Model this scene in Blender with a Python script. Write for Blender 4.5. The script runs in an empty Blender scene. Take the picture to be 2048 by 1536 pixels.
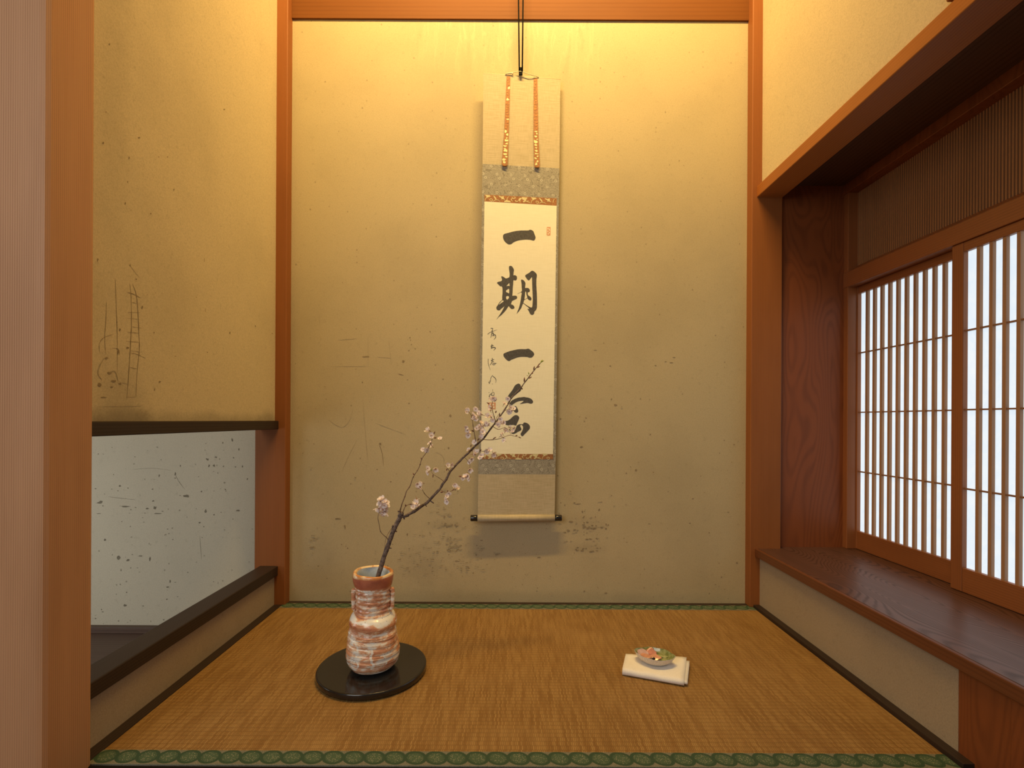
import bpy, bmesh, math, random
from mathutils import Vector, Matrix
random.seed(7)
scene = bpy.context.scene
COL = scene.collection

# ---------------------------------------------------------------- camera model
F = 975.0; CX = 1020.0; CY = 840.0; TH = math.radians(0.309); H = 0.711
cam_d = bpy.data.cameras.new('camera'); cam = bpy.data.objects.new('camera', cam_d); COL.objects.link(cam)
cam_d.sensor_width = 36.0; cam_d.sensor_fit = 'HORIZONTAL'
cam_d.lens = F / 2048 * 36.0
cam_d.shift_x = (1024 - CX) / 2048; cam_d.shift_y = (CY - 768) / 2048
cam_d.clip_start = 0.02
cam.matrix_world = Matrix.Translation((0, 0, H)) @ Matrix.Rotation(math.pi/2, 4, 'X') @ Matrix.Rotation(TH, 4, 'Z')
scene.camera = cam

def ray(px, py):
    a = px - CX; b = py - CY
    return (a + b*TH) / F, (b - a*TH) / F       # x right, y down (per unit depth)
def P(px, py, D):
    x, y = ray(px, py); return Vector((x*D, D, H - y*D))
def PX(px, py, X):
    x, y = ray(px, py); D = X / x; return Vector((X, D, H - y*D))

# ---------------------------------------------------------------- object helpers
def link(name, me, mat=None, parent=None):
    o = bpy.data.objects.new(name, me); COL.objects.link(o)
    if mat is not None:
        for m in (mat if isinstance(mat, (list, tuple)) else [mat]): me.materials.append(m)
    if parent is not None: o.parent = parent
    return o
def tag(o, label=None, cat=None, group=None, kind=None):
    if label: o['label'] = label
    if cat: o['category'] = cat
    if group: o['group'] = group
    if kind: o['kind'] = kind
    return o
def empty(name, loc=(0, 0, 0)):
    o = bpy.data.objects.new(name, None); COL.objects.link(o); o.location = loc; o.empty_display_size = 0.05
    return o
def under(o, parent):
    """parent o to an Empty keeping o's world-space mesh coordinates"""
    o.parent = parent
    o.matrix_parent_inverse = Matrix.Translation(parent.location).inverted()
    return o
def finish(bm, name, mat, parent=None, smooth=False):
    me = bpy.data.meshes.new(name)
    bmesh.ops.recalc_face_normals(bm, faces=bm.faces)
    bm.to_mesh(me); bm.free()
    if smooth:
        for p in me.polygons: p.use_smooth = True
    o = link(name, me, mat)
    if parent is not None: under(o, parent)
    return o
def bm_box(bm, a, b, bevel=0.0, seg=2, mi=0):
    a = Vector(a); b = Vector(b)
    lo = Vector([min(a[i], b[i]) for i in range(3)]); hi = Vector([max(a[i], b[i]) for i in range(3)])
    c = (lo + hi) / 2; s = hi - lo
    r = bmesh.ops.create_cube(bm, size=1.0, matrix=Matrix.Translation(c) @ Matrix.Diagonal((s.x, s.y, s.z, 1)))
    vs = r['verts']
    fs = {f for v in vs for f in v.link_faces}
    for f in fs: f.material_index = mi
    if bevel > 0:
        es = list({e for v in vs for e in v.link_edges})
        bmesh.ops.bevel(bm, geom=es, offset=bevel, segments=seg, profile=0.5, affect='EDGES', clamp_overlap=True)
def box(name, a, b, mat, parent=None, bevel=0.0, seg=2):
    bm = bmesh.new(); bm_box(bm, a, b, bevel, seg)
    return finish(bm, name, mat, parent)
def struct(name, a, b, mat, label, cat, bevel=0.0):
    return tag(box(name, a, b, mat, None, bevel), label, cat, kind='structure')

def catmull(pts, n=4):
    out = []
    for i in range(len(pts) - 1):
        p0 = pts[max(i-1, 0)]; p1 = pts[i]; p2 = pts[i+1]; p3 = pts[min(i+2, len(pts)-1)]
        for k in range(n):
            t = k / n
            out.append(0.5*((2*p1) + (p2-p0)*t + (2*p0-5*p1+4*p2-p3)*t*t + (3*p1-p0-3*p2+p3)*t**3))
    out.append(pts[-1]); return out
def bm_tube(bm, pts, radii, seg=8, jitter=0.0, mi=0, rnd=random):
    n = len(pts); rings = []; up = None
    for i in range(n):
        t = (pts[min(i+1, n-1)] - pts[max(i-1, 0)]).normalized()
        if up is None:
            up = t.orthogonal().normalized()
        else:
            up = (up - t*up.dot(t)).normalized()
        s = t.cross(up)
        r = radii[i] if isinstance(radii, (list, tuple)) else radii
        ring = []
        for k in range(seg):
            a = 2*math.pi*k/seg
            rr = r*(1 + jitter*(rnd.random()-0.5))
            ring.append(bm.verts.new(pts[i] + (up*math.cos(a) + s*math.sin(a))*rr))
        rings.append(ring)
    for i in range(n-1):
        for k in range(seg):
            f = bm.faces.new((rings[i][k], rings[i][(k+1) % seg], rings[i+1][(k+1) % seg], rings[i+1][k]))
            f.material_index = mi; f.smooth = True
    for ring in (rings[0], rings[-1]):
        f = bm.faces.new(ring); f.material_index = mi
def bm_lathe(bm, prof, c, seg=64, mi=0, wob=None, cap0=False, cap1=False):
    rings = []
    for (r, z) in prof:
        ring = []
        for k in range(seg):
            a = 2*math.pi*k/seg
            rr, zz = (r, z) if wob is None else wob(r, z, a)
            ring.append(bm.verts.new((c[0] + rr*math.cos(a), c[1] + rr*math.sin(a), c[2] + zz)))
        rings.append(ring)
    for i in range(len(rings)-1):
        for k in range(seg):
            f = bm.faces.new((rings[i][k], rings[i][(k+1) % seg], rings[i+1][(k+1) % seg], rings[i+1][k]))
            f.material_index = mi; f.smooth = True
    if cap0: bm.faces.new(rings[0]).material_index = mi
    if cap1: bm.faces.new(rings[-1]).material_index = mi

# ---------------------------------------------------------------- material helpers
class NT:
    def __init__(s, name):
        s.m = bpy.data.materials.new(name); s.m.use_nodes = True
        s.t = s.m.node_tree; s.t.nodes.clear()
        s.out = s.t.nodes.new('ShaderNodeOutputMaterial')
        s.b = s.t.nodes.new('ShaderNodeBsdfPrincipled'); s.t.links.new(s.b.outputs[0], s.out.inputs[0])
    def n(s, typ, **kw):
        nd = s.t.nodes.new(typ)
        for k, v in kw.items(): setattr(nd, k, v)
        return nd
    def l(s, a, b): s.t.links.new(a, b)
    def put(s, sock, v):
        if hasattr(v, 'is_output') or isinstance(v, bpy.types.NodeSocket): s.l(v, sock)
        else: sock.default_value = v
    def math(s, op, a, b=None, c=None, clamp=False):
        nd = s.n('ShaderNodeMath', operation=op); nd.use_clamp = clamp
        s.put(nd.inputs[0], a)
        if b is not None: s.put(nd.inputs[1], b)
        if c is not None: s.put(nd.inputs[2], c)
        return nd.outputs[0]
    def pos(s): return s.n('ShaderNodeNewGeometry').outputs['Position']
    def uv(s): return s.n('ShaderNodeUVMap').outputs[0]
    def mapv(s, v, scale=(1, 1, 1), loc=(0, 0, 0), rot=(0, 0, 0)):
        nd = s.n('ShaderNodeMapping'); s.l(v, nd.inputs[0])
        nd.inputs['Scale'].default_value = scale; nd.inputs['Location'].default_value = loc; nd.inputs['Rotation'].default_value = rot
        return nd.outputs[0]
    def noise(s, v, scale=5, detail=3, rough=0.5, dist=0.0):
        nd = s.n('ShaderNodeTexNoise'); s.l(v, nd.inputs['Vector'])
        nd.inputs['Scale'].default_value = scale; nd.inputs['Detail'].default_value = detail
        nd.inputs['Roughness'].default_value = rough; nd.inputs['Distortion'].default_value = dist
        return nd.outputs[0]
    def voro(s, v, scale=5, feature='F1', rand=1.0):
        nd = s.n('ShaderNodeTexVoronoi', feature=feature); s.l(v, nd.inputs['Vector'])
        nd.inputs['Scale'].default_value = scale; nd.inputs['Randomness'].default_value = rand
        return nd
    def ramp(s, v, stops, interp='LINEAR'):
        nd = s.n('ShaderNodeValToRGB'); s.put(nd.inputs[0], v); cr = nd.color_ramp; cr.interpolation = interp
        while len(cr.elements) < len(stops): cr.elements.new(0.5)
        for e, (p, c) in zip(cr.elements, stops):
            e.position = p
            e.color = (c, c, c, 1) if isinstance(c, (int, float)) else (*c, 1)
        return nd.outputs[0]
    def step(s, v, lo, hi, a=0.0, b=1.0):
        nd = s.n('ShaderNodeMapRange', interpolation_type='SMOOTHSTEP'); s.put(nd.inputs['Value'], v)
        nd.inputs['From Min'].default_value = lo; nd.inputs['From Max'].default_value = hi
        nd.inputs['To Min'].default_value = a; nd.inputs['To Max'].default_value = b
        return nd.outputs[0]
    def mix(s, fac, a, b, mode='MIX'):
        nd = s.n('ShaderNodeMix', data_type='RGBA', blend_type=mode)
        s.put(nd.inputs[0], fac)
        for sock, v in ((nd.inputs[6], a), (nd.inputs[7], b)):
            if isinstance(v, tuple): sock.default_value = (*v, 1)
            else: s.l(v, sock)
        return nd.outputs[2]
    def sep(s, v):
        nd = s.n('ShaderNodeSeparateXYZ'); s.l(v, nd.inputs[0]); return nd.outputs
    def comb(s, x, y, z):
        nd = s.n('ShaderNodeCombineXYZ')
        for i, v in enumerate((x, y, z)): s.put(nd.inputs[i], v)
        return nd.outputs[0]
    def bump(s, h, strength=0.3, dist=0.002):
        nd = s.n('ShaderNodeBump'); s.l(h, nd.inputs['Height'])
        nd.inputs['Strength'].default_value = strength; nd.inputs['Distance'].default_value = dist
        s.l(nd.outputs[0], s.b.inputs['Normal'])
    def fin(s, col=None, rough=0.6, spec=0.5, metal=0.0, coat=0.0, coatr=0.1):
        if col is not None:
            if isinstance(col, tuple): s.b.inputs['Base Color'].default_value = (*col, 1)
            else: s.l(col, s.b.inputs['Base Color'])
        s.put(s.b.inputs['Roughness'], rough); s.b.inputs['Specular IOR Level'].default_value = spec
        s.put(s.b.inputs['Metallic'], metal); s.b.inputs['Coat Weight'].default_value = coat
        s.b.inputs['Coat Roughness'].default_value = coatr
        return s.m

def plain(name, col, rough=0.6, spec=0.4, metal=0.0, coat=0.0, var=0.12, nscale=60):
    s = NT(name); p = s.pos()
    n = s.noise(p, nscale, 3)
    c = s.mix(s.step(n, 0.3, 0.7), tuple(v*(1-var) for v in col), tuple(min(1, v*(1+var)) for v in col))
    return s.fin(c, rough, spec, metal, coat)

def plaster(name, base, dark, blots=(), streak=None, speck=1.0, mottle=0.5):
    """earthen plaster: fine sandy grain, clouded tone, scattered specks; blots = (centre, radii, strength)"""
    s = NT(name); p = s.pos()
    cloud = s.noise(p, 2.2, 5, 0.6)
    fine = s.noise(p, 300, 4, 0.8)
    mid = s.noise(p, 60, 4, 0.65)
    c = s.mix(s.math('MULTIPLY', s.step(cloud, 0.42, 0.72), mottle), base, tuple(b*0.78 for b in base))
    c = s.mix(s.step(fine, 0.38, 0.72, 0.0, 0.55), c, tuple(b*0.58 for b in base))
    c = s.mix(s.step(mid, 0.55, 0.8, 0.0, 0.25), c, dark)
    # scattered little pits
    v = s.voro(s.mapv(p, (1, 1, 0.8)), 55)
    d = s.math('ADD', v.outputs['Distance'], s.math('MULTIPLY', mid, 0.25))
    rnd = s.sep(v.outputs['Color'])[0]
    pit = s.math('MULTIPLY', s.step(d, 0.20, 0.32, 1, 0), s.step(rnd, 0.90, 0.95))
    c = s.mix(s.math('MULTIPLY', pit, 0.55*speck), c, dark)
    br = s.noise(p, 9, 6, 0.7)
    for (ctr, rad, st) in blots:
        m = s.n('ShaderNodeVectorMath', operation='SUBTRACT'); s.l(p, m.inputs[0]); m.inputs[1].default_value = ctr
        dv = s.n('ShaderNodeVectorMath', operation='DIVIDE'); s.l(m.outputs[0], dv.inputs[0]); dv.inputs[1].default_value = rad
        ln = s.n('ShaderNodeVectorMath', operation='LENGTH'); s.l(dv.outputs[0], ln.inputs[0])
        e = s.math('ADD', ln.outputs[1], s.math('MULTIPLY', s.math('SUBTRACT', br, 0.5), 1.4))
        c = s.mix(s.math('MULTIPLY', s.step(e, 0.15, 1.15, 1, 0), st*0.6), c, dark)
    if streak:   # (x0,x1,ztop,length) pale drip runs and dark damp at the top of the wall
        x0, x1, zt, L = streak
        sp = s.sep(p)
        band = s.math('MULTIPLY', s.step(sp[0], x0, x0+0.12), s.step(sp[0], x1-0.12, x1, 1, 0))
        run = s.noise(s.comb(s.math('MULTIPLY', sp[0], 9.0), 0.0, s.math('MULTIPLY', sp[2], 1.3)), 2.2, 3, 0.6, 0.6)
        fall = s.step(s.math('SUBTRACT', zt, sp[2]), 0.0, L, 1, 0)
        k = s.math('MULTIPLY', s.math('MULTIPLY', band, fall), 1.0)
        edge = s.math('ABSOLUTE', s.math('SUBTRACT', run, 0.5))
        c = s.mix(s.math('MULTIPLY', s.math('MULTIPLY', s.step(edge, 0.0, 0.035, 1, 0), k), 0.20), c, tuple(min(1, b*1.35) for b in base))
        c = s.mix(s.math('MULTIPLY', s.math('MULTIPLY', s.step(run, 0.55, 0.75), k), 0.35), c, dark)
    s.bump(s.math('ADD', s.math('MULTIPLY', fine, 0.6), mid), 0.25, 0.0015)
    return s.fin(c, 0.92, 0.15)

def wood(name, light, dark, along='Z', lines=220.0, wave=0.03, rough=0.5, coat=0.0, contrast=0.6, cathedral=0.0, seed=0.0, spec=0.4, blotch=0.25, two_sided=False):
    """straight-grained (lines per metre) or cathedral (contour) grain running along an axis"""
    s = NT(name); p = s.pos()
    ax = {'X': 0, 'Y': 1, 'Z': 2}[along]
    sp = s.sep(p); o = [i for i in range(3) if i != ax]
    st = [1.0, 1.0, 1.0]; st[ax] = 0.06
    pl = s.mapv(p, tuple(st), (seed, seed*0.7, seed*1.3))
    low = s.noise(pl, 3.0, 2, 0.5)
    if cathedral > 0:
        st2 = [1.0, 1.0, 1.0]; st2[ax] = 0.22
        q = s.noise(s.mapv(p, tuple(st2), (seed, seed, seed)), 4.2, 2, 0.45, 0.35)
        coord = s.math('MULTIPLY', q, cathedral)
    else:
        acr = s.math('ADD', sp[o[0]], s.math('MULTIPLY', sp[o[1]], 1.0))
        acr = s.math('ADD', acr, s.math('MULTIPLY', low, wave))
        coord = s.math('MULTIPLY', acr, lines)
    fr = s.math('FRACT', coord)
    line = s.step(s.math('ABSOLUTE', s.math('SUBTRACT', fr, 0.62)), 0.03, 0.36, 1, 0)
    amp = s.noise(s.mapv(p, tuple(st), (seed+3, 0, 0)), 30, 3, 0.6)
    f = s.math('MULTIPLY', line, s.step(amp, 0.25, 0.7, 0.35, 1.0))
    fibre = s.noise(s.mapv(p, tuple([v if i != ax else 0.02 for i, v in enumerate((1, 1, 1))])), 500, 2, 0.6)
    f = s.math('ADD', s.math('MULTIPLY', f, contrast), s.math('MULTIPLY', s.math('SUBTRACT', fibre, 0.5), 0.35), clamp=True)
    c = s.mix(f, light, dark)
    st3 = [1.0, 1.0, 1.0]; st3[ax] = 0.25
    bl = s.noise(s.mapv(p, tuple(st3), (seed*2, 1, 4)), 5.5, 4, 0.6)
    c = s.mix(s.step(bl, 0.45, 0.75, 0, blotch), c, tuple(d*0.8 for d in dark))
    s.bump(s.math('ADD', s.math('MULTIPLY', f, -0.6), fibre), 0.12, 0.001)
    return s.fin(c, s.step(f, 0, 1, rough, min(1, rough+0.12)), spec, 0, coat, 0.25)

# ---- materials
PL = (0.515, 0.425, 0.255); PS = (0.63, 0.525, 0.325); PLD = (0.17, 0.135, 0.085)
def bl(px, py, D, rx, rz, st):
    v = P(px, py, D); return (tuple(v), (rx, 1.0, rz), st)
M = {}
M['plaster_back'] = plaster('back_plaster', PL, PLD,
    [bl(845, 1135, 1.9, .10, .10, .42), bl(640, 1120, 1.9, .10, .13, .30), bl(890, 1050, 1.9, .09, .03, .25),
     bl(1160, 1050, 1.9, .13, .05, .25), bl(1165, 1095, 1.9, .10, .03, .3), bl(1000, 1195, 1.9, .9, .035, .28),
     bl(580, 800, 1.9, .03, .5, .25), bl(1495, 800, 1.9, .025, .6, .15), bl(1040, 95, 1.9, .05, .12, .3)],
    streak=(-0.42, 0.42, 2.27, 0.34))
M['plaster_left'] = plaster('left_plaster', PS, PLD,
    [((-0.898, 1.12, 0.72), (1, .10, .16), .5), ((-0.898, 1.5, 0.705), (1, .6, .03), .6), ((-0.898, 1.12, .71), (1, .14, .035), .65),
     ((-0.898, 1.8, .71), (1, .08, .04), .5), ((-0.898, 1.1, 1.55), (1, .06, .5), .25)])
M['plaster_right'] = plaster('right_plaster', PS, PLD, [], speck=0.4, mottle=0.3)
M['plaster_low'] = plaster('low_plaster', (0.42, 0.335, 0.225), (0.15, 0.11, 0.07), [], speck=0.7, mottle=0.7)
M['plaster_lowl'] = plaster('low_grey_plaster', (0.43, 0.345, 0.24), (0.17, 0.125, 0.08), [], speck=0.7, mottle=0.7)
M['plaster_alcove'] = plaster('alcove_plaster', (0.60, 0.545, 0.41), (0.22, 0.19, 0.13), [], speck=1.2, mottle=0.3)
M['scratch'] = plain('plaster_scratch', (0.275, 0.21, 0.12), 0.95, 0.1)
M['scratch_soft'] = plain('plaster_scratch_faint', (0.385, 0.315, 0.195), 0.95, 0.1)
M['post'] = wood('cedar_post', (0.56, 0.30, 0.155), (0.32, 0.142, 0.060), 'Z', 235, 0.02, 0.55, contrast=0.6, blotch=0.2)
M['trim'] = wood('stained_post_wood', (0.285, 0.100, 0.027), (0.155, 0.048, 0.013), 'Z', 160, 0.05, 0.52, spec=0.25, contrast=0.4, seed=2)
M['trimX'] = wood('stained_rail_wood', (0.165, 0.054, 0.008), (0.110, 0.033, 0.005), 'X', 60, 0.10, 0.65, spec=0.2, contrast=0.35, seed=4)
M['beam'] = wood('stained_beam_wood', (0.36, 0.125, 0.024), (0.21, 0.066, 0.013), 'Y', 120, 0.05, 0.42, contrast=0.4, seed=5)
M['panel'] = wood('niche_panel_wood', (0.235, 0.068, 0.020), (0.128, 0.034, 0.011), 'Z', cathedral=34, rough=0.4, contrast=0.5, seed=6)
M['dark'] = wood('dark_stained_wood', (0.034, 0.020, 0.014), (0.016, 0.009, 0.006), 'Y', 140, 0.05, 0.5, contrast=0.5, seed=8)
M['darkX'] = wood('dark_floor_board', (0.11, 0.066, 0.045), (0.055, 0.031, 0.021), 'X', 70, 0.05, 0.45, contrast=0.6, seed=8)
M['ceil'] = wood('niche_ceiling_wood', (0.10, 0.045, 0.02), (0.06, 0.025, 0.011), 'Y', 60, 0.1, 0.6, seed=9)
M['sill'] = wood('sill_wood', (0.105, 0.047, 0.029), (0.034, 0.014, 0.0085), 'Y', cathedral=66, rough=0.33, contrast=0.85, seed=1.7, spec=0.5)
M['edge'] = wood('sill_edge_wood', (0.150, 0.050, 0.017), (0.075, 0.023, 0.008), 'Y', 110, 0.06, 0.45, contrast=0.4, seed=21)
M['window'] = wood('window_frame_wood', (0.285, 0.098, 0.030), (0.155, 0.049, 0.015), 'Y', 130, 0.05, 0.42, contrast=0.4, seed=11)
M['windowZ'] = wood('window_stile_wood', (0.285, 0.098, 0.030), (0.155, 0.049, 0.015), 'Z', 150, 0.05, 0.42, contrast=0.4, seed=12)
M['bar'] = wood('lattice_bar_wood', (0.40, 0.215, 0.11), (0.20, 0.10, 0.048), 'Z', 330, 0.04, 0.5, contrast=0.7, seed=13)
M['barY'] = wood('lattice_cross_wood', (0.26, 0.12, 0.055), (0.16, 0.07, 0.03), 'Y', 300, 0.04, 0.5, contrast=0.5, seed=14)
M['slat'] = wood('transom_slat_wood', (0.36, 0.165, 0.066), (0.20, 0.085, 0.033), 'Z', 210, 0.04, 0.6, contrast=0.6, seed=15)
M['slatback'] = plain('transom_backing_wood', (0.075, 0.032, 0.013), 0.7)
M['lacquer'] = plain('black_lacquer', (0.013, 0.011, 0.010), 0.16, 0.5, 0, 0.3, nscale=300)
M['blackbar'] = plain('black_lacquered_frame', (0.010, 0.008, 0.007), 0.6, 0.12)
M['gap'] = plain('dark_floor_strip_wood', (0.035, 0.02, 0.012), 0.8)

def tatami():
    s = NT('tatami_rush'); p = s.pos(); sp = s.sep(p)
    row = s.math('MULTIPLY', sp[1], 1/0.0142)
    rf = s.math('FRACT', row); ri = s.math('FLOOR', row)
    par = s.math('MULTIPLY', s.math('FRACT', s.math('MULTIPLY', ri, 0.5)), 1.0)      # alternate rows shift half a strand
    st = s.math('ADD', s.math('MULTIPLY', sp[0], 1/0.0041), par)
    sf = s.math('FRACT', st)
    a = s.math('SUBTRACT', 1.0, s.math('ABSOLUTE', s.math('SUBTRACT', s.math('MULTIPLY', sf, 2.0), 1.0)))
    b = s.math('SUBTRACT', 1.0, s.math('ABSOLUTE', s.math('SUBTRACT', s.math('MULTIPLY', rf, 2.0), 1.0)))
    hgt = s.math('MULTIPLY', s.step(a, 0.0, 0.7), s.step(b, -0.15, 0.55))
    strand = s.noise(s.comb(s.math('MULTIPLY', s.math('FLOOR', st), 3.7), s.math('MULTIPLY', ri, 0.13), 0.0), 1.0, 1, 0.6)
    big = s.noise(p, 3.5, 4, 0.6)
    streak = s.noise(s.comb(s.math('MULTIPLY', sp[0], 26.0), s.math('MULTIPLY', sp[1], 2.0), 0.0), 1.0, 3, 0.6)
    c = s.mix(s.step(strand, 0.3, 0.7), (0.270, 0.140, 0.038), (0.405, 0.240, 0.080))
    c = s.mix(s.step(hgt, 0.0, 0.9, 0.55, 0.0), c, (0.155, 0.074, 0.019))
    c = s.mix(s.step(streak, 0.48, 0.75, 0, 0.35), c, (0.215, 0.113, 0.032))
    c = s.mix(s.step(big, 0.45, 0.7, 0, 0.25), c, (0.40, 0.240, 0.088))
    s.bump(hgt, 0.5, 0.0012)
    return s.fin(c, 0.55, 0.3)
M['tatami'] = tatami()

def heri(y0, w):
    """green brocade edging with a row of ovals; y0 = near edge, w = width"""
    s = NT('green_brocade_edging'); p = s.pos(); sp = s.sep(p)
    u0 = s.math('MULTIPLY', sp[0], 1/0.0432)
    v = s.math('MULTIPLY', s.math('SUBTRACT', sp[1], y0), 1/w)
    u = s.math('FRACT', u0)
    def ell(du, rx, ry):
        x = s.math('MULTIPLY', s.math('SUBTRACT', u, du), 1/rx)
        y = s.math('MULTIPLY', s.math('SUBTRACT', v, 0.52), 1/ry)
        x = s.math('ADD', x, s.math('MULTIPLY', y, 0.18))
        return s.math('SQRT', s.math('ADD', s.math('MULTIPLY', x, x), s.math('MULTIPLY', y, y)))
    d = s.math('MINIMUM', ell(0.5, 0.56, 0.47), s.math('MINIMUM', ell(-0.5, 0.56, 0.47), ell(1.5, 0.56, 0.47)))
    nz = s.noise(p, 900, 2)
    weave = s.voro(p, 620).outputs['Distance']
    ground = s.mix(s.step(weave, 0.2, 0.5), (0.085, 0.090, 0.050), (0.21, 0.20, 0.145))
    dk = s.mix(s.step(nz, 0.35, 0.65), (0.026, 0.058, 0.032), (0.050, 0.095, 0.052))
    flower = s.mix(s.step(s.voro(p, 300).outputs['Distance'], 0.22, 0.36), (0.30, 0.295, 0.20), (0.072, 0.118, 0.066))
    c = s.mix(s.step(d, 0.97, 1.03), dk, ground)
    c = s.mix(s.step(d, 0.70, 0.76, 1, 0), c, s.mix(s.step(d, 0.44, 0.70, 1.0, 0.25), s.mix(0.5, dk, flower), flower))
    s.bump(weave, 0.3, 0.0008)
    return s.fin(c, 0.7, 0.3)

def shoji_paper():
    s = NT('shoji_paper'); p = s.pos()
    fib = s.noise(s.mapv(p, (1, 1, 0.6)), 38, 5, 0.7, 0.8)
    c = s.mix(s.step(fib, 0.35, 0.75), (0.74, 0.88, 1.0), (0.85, 0.945, 1.0))
    s.l(c, s.b.inputs['Emission Color']); s.b.inputs['Emission Strength'].default_value = PAPER
    return s.fin((0.30, 0.30, 0.30), 0.9, 0.1)
PAPER = 0.90
M['paper'] = shoji_paper()

# ---- scroll materials (UV = image pixel positions, roughly millimetres x 0.52)
def cloth(name, a, b):
    s = NT(name); uv = s.uv(); 
    h = s.noise(s.mapv(uv, (0.035, 0.55, 1)), 1, 3, 0.7); v = s.noise(s.mapv(uv, (0.7, 0.05, 1)), 1, 2, 0.6)
    c = s.mix(s.step(s.math('ADD', s.math('MULTIPLY', h, 0.65), s.math('MULTIPLY', v, 0.35)), 0.32, 0.66), a, b)
    return s.fin(c, 0.75, 0.2)
M['cloth'] = cloth('woven_mounting_cloth', (0.43, 0.355, 0.215), (0.555, 0.465, 0.305))
M['wash'] = cloth('cream_paper', (0.84, 0.79, 0.57), (0.90, 0.85, 0.63))
def brocade():
    s = NT('grey_green_brocade'); uv = s.uv(); sp = s.sep(uv)
    swirl = s.noise(uv, 0.085, 1, 0.5, 1.0)
    fr = s.math('FRACT', s.math('MULTIPLY', swirl, 8.0))
    c = s.mix(s.step(s.math('ABSOLUTE', s.math('SUBTRACT', fr, 0.5)), 0.05, 0.28), (0.185, 0.165, 0.125), (0.335, 0.310, 0.245))
    c = s.mix(s.step(s.noise(uv, 2.2, 1), 0.4, 0.6, 0, 0.35), c, (0.40, 0.375, 0.30))
    for ox, oy in ((0, 0), (5.2, 7.8), (-11.7, 20.8)):
        x = s.math('SUBTRACT', s.math('MODULO', s.math('ADD', sp[0], 2800.0 - ox), 28.0), 14.0)
        y = s.math('SUBTRACT', s.math('MODULO', s.math('ADD', sp[1], 3650.0 - oy), 36.5), 18.25)
        d = s.math('SQRT', s.math('ADD', s.math('MULTIPLY', x, x), s.math('MULTIPLY', y, y)))
        c = s.mix(s.step(s.math('ABSOLUTE', s.math('SUBTRACT', d, 1.9)), 0.3, 0.9, 0.65, 0), c, (0.62, 0.59, 0.48))
        c = s.mix(s.step(d, 0.4, 1.2, 0.6, 0), c, (0.17, 0.15, 0.11))
    return s.fin(c, 0.7, 0.3)
M['brocade'] = brocade()
M['brown_silk'] = plain('brown_silk', (0.34, 0.150, 0.055), 0.6, 0.3, var=0.2, nscale=180)
M['gold'] = plain('gold_thread', (0.76, 0.66, 0.34), 0.4, 0.6, 0.25, var=0.15, nscale=400)
M['ink'] = plain('black_ink', (0.092, 0.086, 0.076), 0.62, 0.3, var=0.2, nscale=200)
M['ink_dry'] = plain('dry_ink', (0.055, 0.048, 0.035), 0.7, 0.2)
M['seal'] = plain('vermilion_seal_paste', (0.70, 0.36, 0.20), 0.7, 0.2, var=0.2, nscale=500)
M['cord_white'] = plain('pale_cord', (0.75, 0.62, 0.40), 0.7)
M['cord_black'] = plain('black_cord', (0.006, 0.005, 0.004), 0.9, 0.1)
M['bamboo'] = plain('hook_metal', (0.008, 0.007, 0.006), 0.85, 0.1)

# ---------------------------------------------------------------- room shell
YB = 1.900        # back wall plane
# walls whose plaster carries scratches and pits: extra faces a hair in front of the plane
def wall_marks(bm, to3d, strokes, blobs, off):
    rn = random.Random(3); lev = [1.0]
    def nxt():
        lev[0] += 0.012; return off*lev[0]
    for pts, w, mi in strokes:
        o_ = nxt()
        L = []
        for (x, y) in pts: L.append(Vector((x, y)))
        L = catmull(L, 4) if len(L) > 2 else [L[0].lerp(L[1], t/6) for t in range(7)]
        a = []; b = []
        for i, q in enumerate(L):
            t = (L[min(i+1, len(L)-1)] - L[max(i-1, 0)]).normalized(); nn = Vector((-t.y, t.x))
            taper = min(1.0, 0.35 + 2.2*min(i, len(L)-1-i)/max(1, len(L)-1))
            ww = w*0.5*taper*(0.45 + 0.9*rn.random())
            a.append(bm.verts.new(to3d(q + nn*ww) + o_)); b.append(bm.verts.new(to3d(q - nn*ww) + o_))
        for i in range(len(L)-1):
            f = bm.faces.new((a[i], a[i+1], b[i+1], b[i])); f.material_index = mi
    for (x, y, rx, ry, mi) in blobs:
        n = 9; vs = []; o_ = nxt()
        for k in range(n):
            an = 2*math.pi*k/n; rr = 0.5 + 0.8*rn.random()
            vs.append(bm.verts.new(to3d(Vector((x + rx*rr*math.cos(an), y + ry*rr*math.sin(an)))) + o_))
        f = bm.faces.new(vs); f.material_index = mi

def q4(ox, oy, s): return lambda pts: [(ox + x/s, oy + y/s) for x, y in pts]
zb = q4(570, 620, 2.649)
bs = [(zb([(440, 140), (440, 305)]), 0.7, 2), (zb([(240, 300), (440, 300)]), 0.6, 2), (zb([(280, 160), (380, 152)]), 0.9, 2),
      (zb([(550, 160), (556, 220), (563, 290)]), 0.7, 2), (zb([(412, 475), (425, 640), (440, 815)]), 0.8, 2), (zb([(500, 715), (515, 760), (522, 825)]), 1.3, 1),
      (zb([(230, 580), (270, 610), (310, 620), (345, 580), (360, 520)]), 0.7, 2), (zb([(795, 752), (825, 765), (842, 790), (840, 815)]), 1.0, 2),
      (zb([(598, 338), (628, 346)]), 1.4, 1), (zb([(490, 250), (560, 255)]), 1.0, 2), (zb([(180, 20), (185, 90)]), 0.6, 2),
      (zb([(380, 690), (330, 790), (300, 860)]), .6, 2), (zb([(480, 600), (560, 630), (640, 660)]), .8, 2)]
bb = []
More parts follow.
